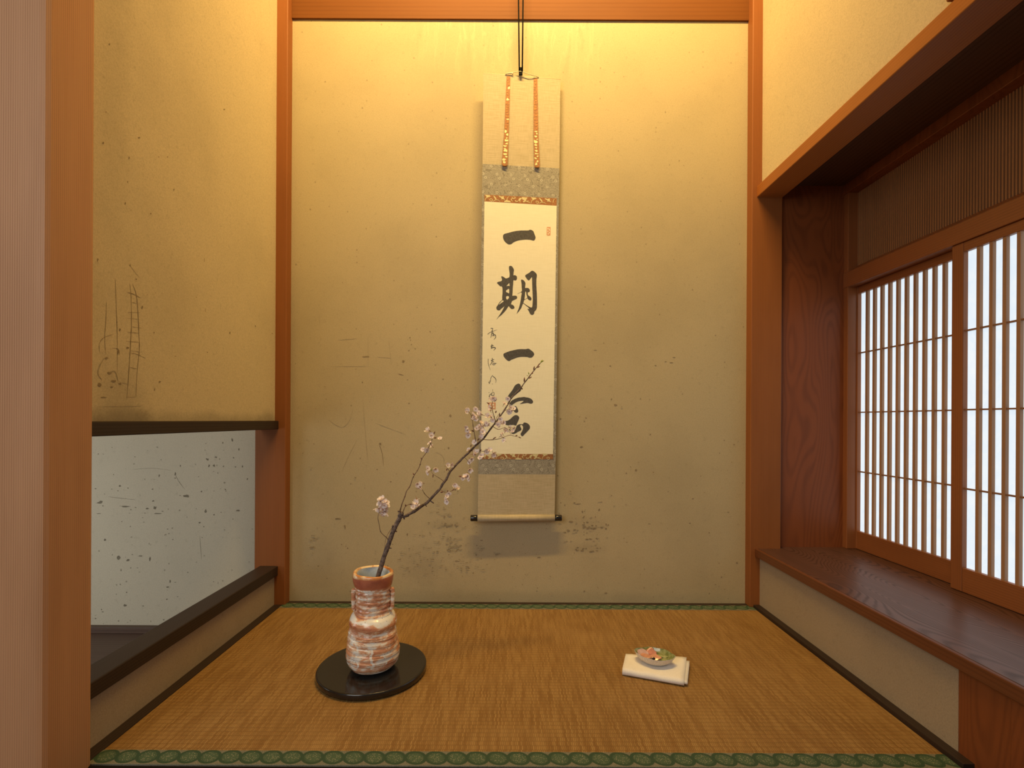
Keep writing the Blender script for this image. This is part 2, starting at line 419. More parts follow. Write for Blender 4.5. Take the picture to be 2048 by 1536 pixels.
for x, y, rx, ry in ((428, 248, 20, 4), (628, 272, 10, 7), (662, 147, 4, 4), (665, 160, 3, 4), (670, 183, 3, 3), (657, 215, 3, 5), (690, 205, 3, 4),
                     (318, 1152, 4, 10), (280, 1106, 14, 5), (657, 495, 6, 3), (875, 560, 6, 8), (769, 115, 4, 4),
                     (838, 367, 4, 3), (410, 383, 3, 4), (219, 473, 3, 3), (203, 975, 3, 3), (488, 845, 5, 3), (560, 910, 5, 3), (505, 711, 8, 6), (866, 732, 4, 6),
                     (332, 1262, 4, 5), (648, 1190, 5, 7), (910, 1330, 12, 3), (965, 1360, 10, 3), (1040, 1220, 8, 3)):
    bb.append((570 + x/2.649, 620 + y/2.649, rx/2.649, ry/2.649, 1))
zr = lambda x, y: (1100 + x/2.602, 620 + y/2.602)
for x, y, rx, ry in ((235, 209, 8, 2), (645, 247, 7, 2), (602, 269, 8, 2), (630, 274, 12, 2), (550, 289, 6, 3), (313, 291, 4, 3), (343, 495, 9, 6), (320, 464, 4, 4),
                     (55, 567, 7, 4), (188, 562, 5, 4), (522, 648, 4, 4), (163, 713, 8, 4), (448, 834, 6, 8), (957, 700, 4, 4), (742, 982, 6, 3), (927, 1052, 5, 3),
                     (973, 1316, 4, 6), (892, 1390, 4, 4), (320, 965, 3, 3), (517, 1112, 6, 2), (728, 1109, 4, 3), (40, 862, 4, 3), (397, 849, 4, 3), (180, 1464, 6, 4), (290, 1473, 8, 3)):
    a = zr(x, y); bb.append((a[0], a[1], rx/2.602, ry/2.602, 1))
rm = random.Random(11)
for i in range(95):   # the scuffed patch right of the roller
    x = rm.gauss(195, 62); y = rm.choice((1000, 1045, 1075, 1085, 1105, 1130, 1135, 1150, 1195, 1235, 1240, 1252)) + rm.gauss(0, 6)
    a = zr(x, y - (x-195)*0.12); w = abs(rm.gauss(0, 5)) + 1.5
    bb.append((a[0], a[1], w/1.4*0.6, 0.7 + rm.random()*0.8, rm.choice((1, 1, 2))))
for cx_, cy_, sx_, sy_, n_ in ((870, 1140, 26, 6, 34), (855, 1088, 16, 5, 14), (885, 1250, 30, 6, 34), (905, 1272, 18, 4, 14), (880, 1214, 20, 7, 18), (800, 1280, 18, 3, 8), (815, 1232, 6, 6, 6), (860, 1200, 75, 90, 70), (140, 1215, 14, 12, 14), (138, 1256, 12, 5, 8), (1040, 1258, 8, 7, 7), (1122, 1293, 9, 6, 8), (700, 1340, 70, 50, 40), (960, 1350, 60, 25, 26)):
    for i in range(n_):   # scuffs: clusters of little dashes
        x = rm.gauss(cx_, sx_); y = rm.gauss(cy_, sy_)
        a = (570 + x/2.649, 620 + y/2.649); bb.append((a[0], a[1], 0.7 + abs(rm.gauss(0, 2.0)), 0.4 + rm.random()*0.7, rm.choice((1, 2, 2))))
for i in range(150):  # loose specks low on the wall
    y = 1195 - abs(rm.gauss(0, 190)); x = rm.uniform(582, 1490)
    bb.append((x, y, 0.5 + rm.random()*1.2, 0.5 + rm.random()*0.9, rm.choice((1, 2, 2))))
bm = bmesh.new(); bm_box(bm, (-0.93, YB, -0.14), (1.30, YB + 0.08, 3.60))
wall_marks(bm, lambda q: P(q.x, q.y, YB), bs, bb, Vector((0, -0.0004, 0)))
tag(finish(bm, 'wall_back', [M['plaster_back'], M['scratch'], M['scratch_soft']]), 'tall ochre earthen plaster wall behind the hanging scroll', 'wall', kind='structure')

# upper left wall
XL = -0.898
zl = q4(180, 460, 3.841)
ls = [(zl([(305, 410), (315, 520), (318, 700), (312, 850), (300, 1050), (290, 1200), (282, 1300)]), 1.5, 1),
      (zl([(325, 412), (355, 500), (368, 640), (375, 800), (378, 920), (362, 1080), (352, 1280)]), 1.4, 1),
      (zl([(285, 478), (330, 492), (388, 522)]), 1.3, 1), (zl([(300, 550), (345, 560), (390, 568)]), .9, 2), (zl([(288, 632), (385, 634)]), .9, 1), (zl([(270, 675), (380, 685)]), .9, 2),
      (zl([(320, 742), (405, 756)]), .9, 1), (zl([(285, 785), (375, 792)]), 1.0, 1), (zl([(278, 855), (375, 862)]), .9, 1), (zl([(308, 925), (400, 940)]), .9, 2),
      (zl([(310, 945), (360, 955), (425, 985)]), 1.2, 1), (zl([(300, 1052), (360, 1068)]), .9, 1), (zl([(215, 1165), (330, 1195)]), .8, 2), (zl([(275, 1285), (355, 1282)]), .9, 1),
      (zl([(60, 1355), (250, 1355), (380, 1352), (410, 1335)]), .9, 2), (zl([(192, 370), (200, 560), (208, 800), (208, 1100)]), .9, 1), (zl([(125, 550), (122, 680), (112, 830), (120, 960)]), .9, 1),
      (zl([(75, 940), (70, 880), (100, 830), (180, 800)]), .9, 1), (zl([(305, 270), (350, 330), (385, 370)]), .7, 2), (zl([(170, 908), (215, 915), (225, 955)]), 1.2, 1),
      (zl([(110, 980), (75, 1040), (60, 1100), (90, 1150)]), 2.2, 2), (zl([(130, 1100), (190, 1085), (215, 1160)]), 1.8, 2)]
lb = []
for x, y, rx, ry in ((58, 228, 6, 14), (305, 272, 6, 8), (355, 378, 8, 5), (400, 592, 8, 14), (228, 765, 8, 10), (205, 708, 5, 4), (213, 938, 8, 14), (287, 903, 12, 8), (438, 498, 5, 4),
                     (503, 483, 3, 3), (816, 517, 4, 4), (878, 228, 2, 18), (884, 617, 2, 13), (490, 788, 5, 6), (1073, 790, 5, 12), (535, 1164, 8, 8), (496, 1225, 3, 14), (900, 940, 4, 4),
                     (1270, 738, 4, 4), (1400, 796, 4, 4), (655, 970, 8, 3), (125, 985, 16, 8), (150, 1100, 18, 10), (180, 1160, 20, 8), (70, 1190, 14, 16), (230, 1180, 12, 8), (165, 1205, 12, 6), (100, 1285, 30, 4)):
    lb.append((180 + x/3.841, 460 + y/3.841, rx/3.841, ry/3.841, 1))
for x, y, rx, ry in ((722, 292, 6, 6), (700, 740, 6, 4), (680, 942, 7, 6), (918, 910, 9, 4), (852, 1042, 4, 7), (1106, 1036, 5, 4), (1048, 1036, 4, 3), (842, 1203, 3, 7), (1148, 1252, 3, 7), (826, 1340, 3, 12), (863, 1388, 3, 3), (995, 1411, 7, 4), (1480, 722, 9, 4)):
    lb.append((x/3.303, y/3.303, rx/3.303, ry/3.303, 1))
bm = bmesh.new(); bm_box(bm, (-0.955, 1.0, 0.700), (XL, YB, 3.60))
wall_marks(bm, lambda q: PX(q.x, q.y, XL), ls, lb, Vector((0.0004, 0, 0)))
tag(finish(bm, 'wall_left', [M['plaster_left'], M['scratch'], M['scratch_soft']]), 'upper left plaster wall with ladder-like scratches above dark lintel', 'wall', kind='structure')
# right walls
struct('wall_right', (0.958, 0.955, 1.605), (1.03, YB, 3.60), M['plaster_right'], 'upper right plaster wall above the slanting orange beam', 'wall')
struct('wall_right_low', (0.957, 1.037, -0.14), (1.02, YB, 0.197), M['plaster_low'], 'low plaster strip below the window sill', 'wall')
struct('wall_left_low', (-0.945, 1.0, -0.14), (-0.897, YB, 0.1135), M['plaster_lowl'], 'low plaster strip under the dark left ledge board', 'wall')

# alcove on the left
bm = bmesh.new(); bm_box(bm, (-2.3, YB + 0.02, -0.14), (-0.93, YB + 0.09, 3.60))
za = q4(0, 780, 2.953); ab = []; as_ = []
for x, y, rx, ry in ((1371, 295, 6, 9), (1411, 352, 4, 7), (1275, 397, 6, 4), (1225, 410, 9, 7), (1235, 447, 5, 9), (1264, 445, 7, 7), (1390, 455, 6, 3), (1432, 452, 4, 6), (1380, 400, 4, 5), (1316, 312, 4, 6),
                     (1100, 627, 16, 11), (1215, 716, 8, 12), (1404, 712, 12, 6), (1180, 783, 7, 5), (929, 338, 5, 3), (708, 566, 8, 5), (590, 664, 18, 9), (740, 688, 25, 4), (915, 697, 10, 12), (930, 729, 24, 3),
                     (905, 655, 7, 4), (1035, 497, 4, 10), (940, 505, 5, 8), (670, 500, 4, 3), (1332, 588, 5, 5), (1461, 525, 4, 6), (700, 990, 12, 12), (755, 1005, 10, 8), (885, 997, 5, 12), (738, 1270, 10, 8),
                     (715, 1065, 3, 8), (990, 1163, 8, 4), (1005, 1130, 5, 8), (585, 730, 18, 2), (830, 980, 16, 3), (620, 885, 8, 6), (1065, 448, 3, 8), (565, 582, 6, 3), (1190, 600, 5, 5), (870, 700, 10, 4)):
    ab.append((x/2.953, 780 + y/2.953, rx/2.953, ry/2.953, 1))
rz = random.Random(17)
for i in range(120): ab.append((rz.uniform(188, 508), 865 + 390*rz.random()**0.8, 0.5 + rz.random()*1.3, 0.4 + rz.random()*1.1, rz.choice((1, 2, 2))))
as_ = [(za([(640, 630), (720, 640), (800, 648)]), .8, 1), (za([(780, 470), (900, 462), (1010, 475)]), .6, 2), (za([(1035, 500), (1060, 545), (1090, 585)]), .7, 1), (za([(1180, 860), (1190, 1000)]), .6, 2)]
wall_marks(bm, lambda q: P(q.x, q.y, YB + 0.02), as_, ab, Vector((0, -0.0004, 0)))
M['scratch_g'] = plain('alcove_plaster_pit', (0.20, 0.175, 0.125), .95, .1); M['scratch_gs'] = plain('alcove_plaster_pit_faint', (0.30, 0.27, 0.2), .95, .1)
tag(finish(bm, 'wall_alcove', [M['plaster_alcove'], M['scratch_g'], M['scratch_gs']]), 'pale grey plaster wall seen through the opening at left', 'wall', kind='structure')
struct('floor_alcove', (-2.3, 0.4, -0.20), (-0.945, YB + 0.02, -0.128), M['darkX'], 'dark wooden floor boards of the side alcove', 'floor')
struct('baseboard_alcove', (-2.3, YB - 0.004, -0.128), (-0.946, YB + 0.02, -0.104), M['darkX'], 'thin dark board at the foot of the alcove wall', 'baseboard', 0.002)
struct('wall_alcove_left', (-2.38, 0.4, -0.20), (-2.3, YB + 0.09, 3.60), M['plaster_alcove'], 'far side wall of the left alcove', 'wall')

# posts and beams
struct('post', (-0.985, 0.894, -0.16), (-0.855, 1.004, 3.60), M['post'], 'pale straight-grained cedar post at the left front', 'post', 0.011)
struct('post', (-0.974, 1.862, -0.14), (-0.856, 1.93, 3.60), M['trim'], 'reddish corner post left of the ochre wall', 'post', 0.003)
struct('post', (0.9195, 1.862, 0.0), (1.037, 1.93, 3.60), M['trim'], 'reddish corner post right of the ochre wall', 'post', 0.003)
struct('post', (0.9355, 0.93, 1.6165), (1.04, 1.053, 3.60), M['trim'], 'end of the short front post above the slanting beam', 'post', 0.004)
struct('beam', (-0.953, 1.0, 0.671), (-0.884, 1.868, 0.7035), M['dark'], 'dark lintel board over the left opening', 'beam', 0.0025)
struct('ledge', (-0.953, 1.0, 0.113), (-0.884, 1.868, 0.149), M['dark'], 'dark ledge board along the bottom of the left opening', 'ledge', 0.0025)
struct('beam', (0.9386, 0.30, 1.567), (1.037, 1.866, 1.6095), M['beam'], 'orange-brown beam slanting above the window niche', 'beam', 0.0025)
struct('rail', (-0.857, 1.893, 2.267), (0.9215, 1.905, 3.60), M['trimX'], 'orange wooden board across the top of the ochre wall', 'rail', 0.002)
struct('ceiling', (-2.4, 0.2, 3.60), (1.6, 2.0, 3.67), M['ceil'], 'wooden ceiling above the alcove, out of view', 'ceiling')

# window niche
sill = struct('sill', (0.9495, 0.30, 0.195), (1.345, 1.889, 0.225), M['sill'], 'deep dark wooden window sill with swirling grain', 'sill', 0.0008)
sill_edge = box('edge_strip', (0.938, 0.30, 0.195), (0.9493, 1.889, 0.225), M['edge'], None, 0.0018); sill_edge.parent = sill
struct('panel', (1.036, 1.888, 0.20), (1.30, 1.93, 1.66), M['panel'], 'dark red wooden end panel of the window niche', 'panel')
struct('ceiling_niche', (1.03, 0.30, 1.624), (1.42, 1.90, 1.66), M['ceil'], 'dark wooden ceiling of the window niche', 'ceiling')
struct('trim_1', (1.2905, 1.866, 0.225), (1.345, 1.93, 1.625), M['windowZ'], 'upright window jamb at the far end of the sill', 'trim', 0.002)
struct('trim_2', (1.285, 0.30, 1.588), (1.35, 1.90, 1.625), M['panel'], 'narrow ceiling rail above the slatted transom', 'trim', 0.002)
# lintel with a sloped top
bm = bmesh.new()
pr = [(1.2885, 1.227), (1.2885, 1.284), (1.325, 1.308), (1.36, 1.308), (1.36, 1.227)]
r0 = [bm.verts.new((x, 0.30, z)) for x, z in pr]; r1 = [bm.verts.new((x, 1.888, z)) for x, z in pr]
bm.faces.new(r0); bm.faces.new(r1[::-1])
for i in range(5): bm.faces.new((r0[i], r0[(i+1) % 5], r1[(i+1) % 5], r1[i]))
tag(finish(bm, 'trim_3', M['window']), 'thick reddish lintel rail above the paper screens', 'trim', kind='structure')
box_end = struct('panel', (0.957, 0.925, -0.14), (1.02, 1.037, 0.196), M['panel'], 'reddish board closing the near end of the low wall', 'panel', 0.001)
struct('post', (0.952, 0.900, -0.14), (1.02, 0.9235, 0.196), M['panel'], 'slim upright below the sill at the lower right corner', 'post', 0.001)

# transom
tr = empty('transom', (1.335, 1.4, 1.31)); tag(tr, 'slatted wooden transom above the paper screens', 'transom', kind='structure')
bm = bmesh.new(); y = 1.866
while y > 0.62:
    bm_box(bm, (1.327, y-0.0021, 1.300), (1.334, y+0.0021, 1.60)); y -= 0.0090
finish(bm, 'slat_lattice', M['slat'], tr)
bm = bmesh.new()
for z in (1.327, 1.452, 1.570): bm_box(bm, (1.3345, 0.4, z-0.012), (1.341, 1.89, z+0.012))
finish(bm, 'cross_rail', M['slat'], tr)
box('backing_board', (1.346, 0.3, 1.30), (1.356, 1.90, 1.62), M['slatback'], tr)
box('side_frame', (1.305, 1.868, 1.284), (1.342, 1.889, 1.60), M['windowZ'], tr, 0.002)

# shoji screens
def shoji(name, y_far, y_near, X, label):
    t = empty(name, (X + 0.015, (y_far+y_near)/2, 0.2265)); tag(t, label, 'paper screen', 'sliding paper screens')
    z0, z1 = 0.2265, 1.2265
    box('stile', (X, y_far, z0), (X+0.028, y_far-0.036, z1), M['windowZ'], t, 0.0015)
    box('stile', (X, y_near+0.036, z0), (X+0.028, y_near, z1), M['windowZ'], t, 0.0015)
    box('bottom_rail', (X+0.001, y_far-0.036, z0), (X+0.027, y_near+0.036, 0.295), M['window'], t, 0.0015)
    box('top_rail', (X+0.001, y_far-0.036, 1.200), (X+0.027, y_near+0.036, z1), M['window'], t, 0.0015)
    y = y_far - 0.040 - 0.036
    while y > y_near + 0.045:
        box('upright_bar', (X+0.0042, y-0.0050, 0.294), (X+0.0142, y+0.0050, 1.201), M['bar'], t, 0.0008); y -= 0.0360
    for z in (0.5213, 0.7475, 0.9738):
        box('cross_bar', (X+0.006, y_far-0.035, z-0.0022), (X+0.0141, y_near+0.035, z+0.0022), M['barY'], t)
    box('paper', (X+0.0143, y_far-0.034, 0.292), (X+0.0153, y_near+0.034, 1.203), M['paper'], t)
    return t
shoji('shoji_screen', 1.897, 1.395, 1.325, 'farther paper screen, next to the niche end panel')
shoji('shoji_screen', 1.4315, 0.93, 1.295, 'nearer paper screen, cut off by the right edge of the photo')

# ---------------------------------------------------------------- floor
struct('floor', (-0.97, 0.97, -0.16), (1.04, YB, -0.055), M['gap'], 'raised floor bed under the tatami mat', 'floor')
struct('floor_front', (-3.2, -2.6, -0.26), (3.2, 0.90, -0.20), M['tatami'], 'room floor in front of the alcove, out of view', 'floor')
struct('rail', (-0.99, 0.88, -0.17), (1.05, 0.9995, -0.0008), M['blackbar'], 'black lacquered floor edge along the bottom', 'rail', 0.003)
struct('baseboard_left', (-0.8975, 1.0, -0.055), (-0.8675, 1.863, 0.001), M['dark'], 'thin dark floor strip along the left of the mat', 'baseboard', 0.001)
struct('baseboard_right', (0.9335, 1.0, -0.055), (0.9575, 1.90, 0.0105), M['dark'], 'thin dark floor strip along the right of the mat', 'baseboard', 0.001)
struct('baseboard_back', (-0.8675, 1.8795, -0.055), (0.9335, YB, 0.001), M['gap'], 'thin dark floor strip along the foot of the back wall', 'baseboard')
mat = empty('tatami_mat', (0.033, 1.44, -0.054)); tag(mat, 'woven straw tatami mat with green brocade edges under the vase', 'mat')
box('rush_surface', (-0.8665, 1.0445, -0.054), (0.9325, 1.834, 0.0), M['tatami'], mat, 0.001)
box('cloth_edging', (-0.8665, 1.0, -0.054), (0.9325, 1.0440, 0.001), heri(1.0, 0.0445), mat, 0.001)
box('cloth_edging', (-0.8665, 1.8345, -0.054), (0.9325, 1.8785, 0.001), heri(1.834, 0.0445), mat, 0.001)

# ---------------------------------------------------------------- hanging scroll
def lerp_tab(t, y):
    if y <= t[0][0]: return t[0][1]
    for (a, u), (b, v) in zip(t, t[1:]):
        if y <= b: return u + (v-u)*(y-a)/(b-a)
    return t[-1][1]
XLt = [(147, 966.8), (327, 965), (402, 964), (640, 960.3), (917, 957), (1041, 955.4)]
XRt = [(159, 1120.8), (336, 1118.8), (400, 1117.6), (640, 1115), (913, 1111.5), (1041, 1109)]
def SD(px, py, lift=0.0):
    u = (px - lerp_tab(XLt, py)) / (lerp_tab(XRt, py) - lerp_tab(XLt, py))
    dl = lerp_tab([(147, 1.843), (410, 1.846), (950, 1.866), (1041, 1.866)], py)
    dr = lerp_tab([(147, 1.874), (410, 1.877), (950, 1.8715), (1041, 1.870)], py)
    return dl + (dr-dl)*u - lift
def S(px, py, lift=0.0): return P(px, py, SD(px, py, lift))
scroll = empty('hanging_scroll', tuple(P(1034, 1036, 1.868)))
tag(scroll, 'tall hanging scroll with black brush calligraphy on the ochre wall', 'scroll')
def sheet(name, tl, tr, bl_, br, mat, lift, thick=0.0006, nx=12, ny=24, parent=None):
    """cloth panel spanning four corners given in image pixels, with UVs in those pixels and a real thickness"""
    bm = bmesh.new(); uvl = bm.loops.layers.uv.new('UVMap'); g = []; uvs = {}
    for side in (0, 1):
        gg = []
        for j in range(ny+1):
            row = []
            for i in range(nx+1):
                a, b = i/nx, j/ny
                x = (tl[0]*(1-a)+tr[0]*a)*(1-b) + (bl_[0]*(1-a)+br[0]*a)*b
                y = (tl[1]*(1-a)+tr[1]*a)*(1-b) + (bl_[1]*(1-a)+br[1]*a)*b
                v = bm.verts.new(S(x, y, lift - side*thick)); uvs[v] = (x, y - 0.07*(x-965)*max(0, (950-y)/800)); row.append(v)
            gg.append(row)
        g.append(gg)
    for side in (0, 1):
        for j in range(ny):
            for i in range(nx):
                bm.faces.new((g[side][j][i], g[side][j][i+1], g[side][j+1][i+1], g[side][j+1][i]))
    for j in range(ny):
        for i in (0, nx): bm.faces.new((g[0][j][i], g[0][j+1][i], g[1][j+1][i], g[1][j][i]))
    for i in range(nx):
        for j in (0, ny): bm.faces.new((g[0][j][i], g[0][j][i+1], g[1][j][i+1], g[1][j][i]))
    for f in bm.faces:
        for lp in f.loops: lp[uvl].uv = uvs[lp.vert]
    return finish(bm, name, mat, parent or scroll)
sheet('top_cloth', (966.8, 147), (1120.8, 159), (965, 328), (1118.8, 337.5), M['cloth'], 0.0)
sheet('upper_brocade', (965, 327.5), (1118.8, 336.8), (963.6, 403), (1117.5, 412), M['brocade'], 0.0003, ny=8)
sheet('side_brocade', (964.2, 388), (969.2, 388.3), (957.1, 919), (962.2, 919), M['brocade'], 0.0003, nx=2)
sheet('side_brocade', (1113.2, 395), (1117.8, 395.4), (1106.2, 919), (1111.4, 919), M['brocade'], 0.0003, nx=2)
sheet('lower_brocade', (957.1, 912), (1111.4, 912), (956.6, 948.2), (1110.6, 948.6), M['brocade'], 0.0002, ny=8)
sheet('bottom_cloth', (956.6, 947.6), (1110.6, 948), (955.5, 1035), (1109.2, 1034.6), M['cloth'], 0.0)
honshi = sheet('paper', (969, 400), (1113.4, 409), (961.8, 911), (1106, 911), M['wash'], 0.0006)
tag(honshi, 'cream paper with calligraphy')

def tri_fill(polys):
    """2-D filled outline(s) with holes -> (verts, faces)"""
    cu = bpy.data.curves.new('outline', 'CURVE'); cu.dimensions = '2D'; cu.fill_mode = 'BOTH'
    for pts in polys:
        sp = cu.splines.new('POLY'); sp.points.add(len(pts)-1)
        for q, (x, y) in zip(sp.points, pts): q.co = (x, -y, 0, 1)
        sp.use_cyclic_u = True
    ob = bpy.data.objects.new('outline', cu); COL.objects.link(ob)
    dg = bpy.context.evaluated_depsgraph_get(); me = bpy.data.meshes.new_from_object(ob.evaluated_get(dg))
    vs = [(v.co.x, -v.co.y) for v in me.vertices]; fs = [tuple(p.vertices) for p in me.polygons]
    bpy.data.objects.remove(ob); bpy.data.curves.remove(cu); bpy.data.meshes.remove(me)
    return vs, fs
def smooth_poly(pts, n=3):
    out = []; m = len(pts)
    for i in range(m):
        p0, p1, p2, p3 = (Vector(pts[(i+k) % m]) for k in (-1, 0, 1, 2))
        for k in range(n):
            t = k/n
            q = 0.5*((2*p1) + (p2-p0)*t + (2*p0-5*p1+4*p2-p3)*t*t + (3*p1-p0-3*p2+p3)*t**3)
            out.append((q.x, q.y))
    return out
def bm_fill(bm, polys, lift, mi=0):
    vs, fs = tri_fill(polys); bv = [bm.verts.new(S(x, y, lift)) for x, y in vs]
    for f in fs:
        try: bm.faces.new([bv[i] for i in f]).material_index = mi
        except ValueError: pass
def bm_stroke(bm, pts, w, lift, mi=0, taper=0.35):
    L = [Vector(p) for p in pts]; L = catmull(L, 6) if len(L) > 2 else [L[0].lerp(L[1], t/5) for t in range(6)]
    n = len(L); a = []; b = []
    for i, q in enumerate(L):
        t = (L[min(i+1, n-1)] - L[max(i-1, 0)]); t = t.normalized() if t.length > 1e-6 else Vector((1, 0)); nn = Vector((-t.y, t.x))
        k = i/(n-1); ww = w*0.5*(taper + (1-taper)*math.sin(math.pi*min(1, 0.25 + k*0.75)))
        a.append(bm.verts.new(S(*(q+nn*ww), lift))); b.append(bm.verts.new(S(*(q-nn*ww), lift)))
    for i in range(n-1): bm.faces.new((a[i], a[i+1], b[i+1], b[i])).material_index = mi

INK = 0.0009
def character(name, groups, src):
    ox, oy, s = src; bm = bmesh.new()
    for polys in groups:
        bm_fill(bm, [[(ox + x/s, oy + y/s) for x, y in smooth_poly(p)] for p in polys], INK)
    return finish(bm, name, M['ink'], honshi)
character('brush_character', [[[(275, 540), (300, 490), (350, 465), (450, 440), (600, 400), (720, 375), (860, 360), (1000, 357), (1140, 355), (1170, 340), (1215, 333), (1270, 355), (1310, 385), (1340, 460), (1370, 540), (1385, 600), (1375, 640), (1350, 685), (1310, 705), (1270, 695), (1180, 675), (1060, 668), (940, 678), (820, 695), (720, 725), (620, 770), (570, 815), (510, 835), (450, 828), (380, 780), (310, 700), (280, 620)]]], (990, 440, 17.07))
ki = [(455, 150), (480, 138), (515, 148), (545, 185), (567, 235), (560, 290), (555, 345), (562, 362), (590, 358), (625, 380), (638, 410), (632, 455), (610, 480), (580, 482), (555, 478), (548, 560), (540, 640), (535, 720), (530, 800), (530, 845), (560, 842), (610, 845), (640, 870), (638, 905), (615, 925), (560, 950), (520, 975), (505, 1020), (497, 1050), (520, 1052), (560, 1080), (578, 1120), (570, 1145), (520, 1160), (485, 1140), (455, 1105), (440, 1090), (420, 1120), (380, 1180), (330, 1240), (270, 1300), (210, 1345), (155, 1405), (165, 1385), (210, 1320), (270, 1230), (320, 1140), (342, 1088), (320, 1110), (260, 1155), (235, 1185), (195, 1190), (160, 1170), (150, 1120), (170, 1085), (190, 1055), (225, 1000), (285, 940), (287, 900), (287, 870), (295, 800), (297, 720), (292, 650), (270, 622), (240, 618), (200, 580), (165, 540), (200, 515), (250, 505), (275, 490), (283, 460), (265, 395), (285, 385), (330, 405), (375, 435), (420, 425), (455, 405), (462, 380), (465, 330), (460, 280), (450, 220), (448, 180)]
holes = [[(455, 545), (460, 615), (425, 605), (400, 620), (395, 605), (430, 570)], [(450, 680), (450, 785), (415, 770), (380, 755), (380, 720), (400, 705)], [(385, 860), (410, 850), (440, 855), (447, 895), (405, 935), (380, 905)], [(295, 953), (325, 972), (290, 1000), (225, 1048), (212, 1045), (250, 995)]]
tsL = [(735, 470), (760, 462), (805, 490), (835, 540), (835, 600), (830, 660), (870, 658), (915, 670), (942, 715), (930, 755), (895, 765), (893, 800), (905, 835), (950, 865), (980, 910), (970, 950), (940, 955), (900, 930), (882, 907), (815, 945), (803, 955), (795, 990), (780, 1030), (760, 1080), (735, 1140), (700, 1190), (660, 1240), (630, 1275), (640, 1240), (665, 1180), (690, 1110), (710, 1030), (725, 950), (738, 850), (745, 765), (650, 800), (670, 785), (750, 738), (748, 640), (745, 560), (735, 500)]
tsH = [(833, 752), (852, 757), (862, 815), (880, 875), (876, 895), (818, 930), (824, 850)]
tsR = [(830, 370), (870, 335), (930, 300), (975, 260), (1015, 255), (1060, 285), (1100, 330), (1108, 380), (1098, 440), (1095, 560), (1100, 680), (1108, 800), (1112, 950), (1110, 1080), (1105, 1140), (1080, 1190), (1050, 1220), (1040, 1270), (1000, 1300), (950, 1275), (925, 1220), (905, 1185), (885, 1150), (925, 1160), (905, 1122), (840, 1070), (770, 1013), (790, 1015), (870, 1070), (940, 1110), (985, 1120), (1000, 1090), (1008, 1000), (1010, 880), (1005, 760), (998, 620), (995, 500), (990, 405), (965, 430), (935, 470), (910, 480), (875, 450), (850, 415)]
character('brush_character', [[ki] + holes, [tsL, tsH], [tsR]], (980, 520, 11.815))
character('brush_character', [[[(450, 655), (475, 635), (550, 605), (650, 578), (760, 560), (880, 560), (930, 550), (985, 585), (1025, 620), (1040, 660), (1025, 690), (995, 720), (950, 725), (900, 710), (800, 708), (720, 720), (650, 745), (590, 770), (575, 785), (540, 785), (500, 755), (465, 715), (452, 690)]]], (960, 640, 9.6))
character('brush_character', [
    [[(495, 480), (540, 410), (600, 330), (650, 240), (690, 205), (735, 188), (770, 205), (790, 250), (798, 300), (780, 350), (740, 380), (680, 430), (620, 480), (580, 530), (545, 530), (505, 505)]],
    [[(530, 640), (560, 590), (620, 540), (720, 500), (790, 490), (860, 482), (900, 490), (960, 500), (1020, 530), (1055, 580), (1040, 620), (1000, 630), (940, 615), (870, 622), (765, 635), (800, 610), (850, 568), (780, 570), (700, 590), (620, 640), (570, 680), (540, 665)]],
    [[(600, 700), (665, 680), (700, 710), (730, 780), (720, 815), (690, 830), (650, 815), (625, 770)]],
    [[(440, 1010), (500, 1000), (560, 960), (620, 905), (670, 880), (720, 890), (750, 930), (740, 980), (700, 1070), (680, 1110), (620, 1095), (560, 1100), (500, 1105), (455, 1090), (455, 1050)]],
    [[(530, 1180), (545, 1230), (600, 1292), (660, 1285), (720, 1250), (780, 1220), (800, 1190), (780, 1140), (772, 1112), (800, 1092), (833, 1130), (833, 1180), (810, 1240), (780, 1300), (820, 1345), (870, 1300), (940, 1230), (985, 1170), (980, 1110), (940, 1065), (890, 1045), (850, 1045), (830, 1078), (760, 1080), (700, 1110), (680, 1160), (640, 1240), (600, 1250), (560, 1200)]]], (970, 750, 10.975))
sig = [[(205, 160), (245, 165), (225, 215)], [(145, 275), (200, 235), (330, 188)], [(240, 200), (225, 270), (205, 340)], [(225, 260), (260, 250), (245, 300), (240, 315)], [(255, 285), (290, 285), (300, 330), (265, 380)], [(250, 300), (285, 300)],
       [(230, 465), (225, 510), (210, 540)], [(205, 505), (265, 488)], [(215, 545), (255, 525), (298, 540), (260, 585)],
       [(158, 745), (160, 840), (200, 965)], [(235, 730), (240, 760)], [(210, 780), (275, 755)], [(235, 760), (225, 820), (190, 865)], [(240, 800), (270, 795)], [(240, 830), (285, 830), (320, 830)], [(235, 850), (270, 860), (300, 840)],
       [(165, 1185), (180, 1225)], [(195, 1160), (185, 1220)], [(245, 1060), (210, 1110), (200, 1180)], [(245, 1080), (290, 1115), (308, 1160), (300, 1205)], [(235, 1225), (248, 1230)],
       [(165, 1395), (180, 1390)], [(245, 1330), (245, 1370)], [(225, 1400), (215, 1440), (265, 1445), (270, 1400), (240, 1385), (225, 1440)], [(205, 1415), (175, 1470), (210, 1475)]]
wid = [1.2, .9, 1.4, 1.2, 1.3, .9, 1.5, 1.5, 1.6, .9, 1.3, 1.3, 1.3, 1.1, 1.2, 1.2, 1.1, 1.2, .9, 1.2, .8, .8, .6, 1.0, 1.1]
for lo_, hi_ in ((0, 6), (6, 9), (9, 16), (16, 21), (21, 25)):
    bm = bmesh.new()
    for st_, w in list(zip(sig, wid))[lo_:hi_]: bm_stroke(bm, [(960 + x/9.6, 640 + y/9.6) for x, y in st_], w*1.1, INK)
    finish(bm, 'signature_character', M['ink'], honshi)
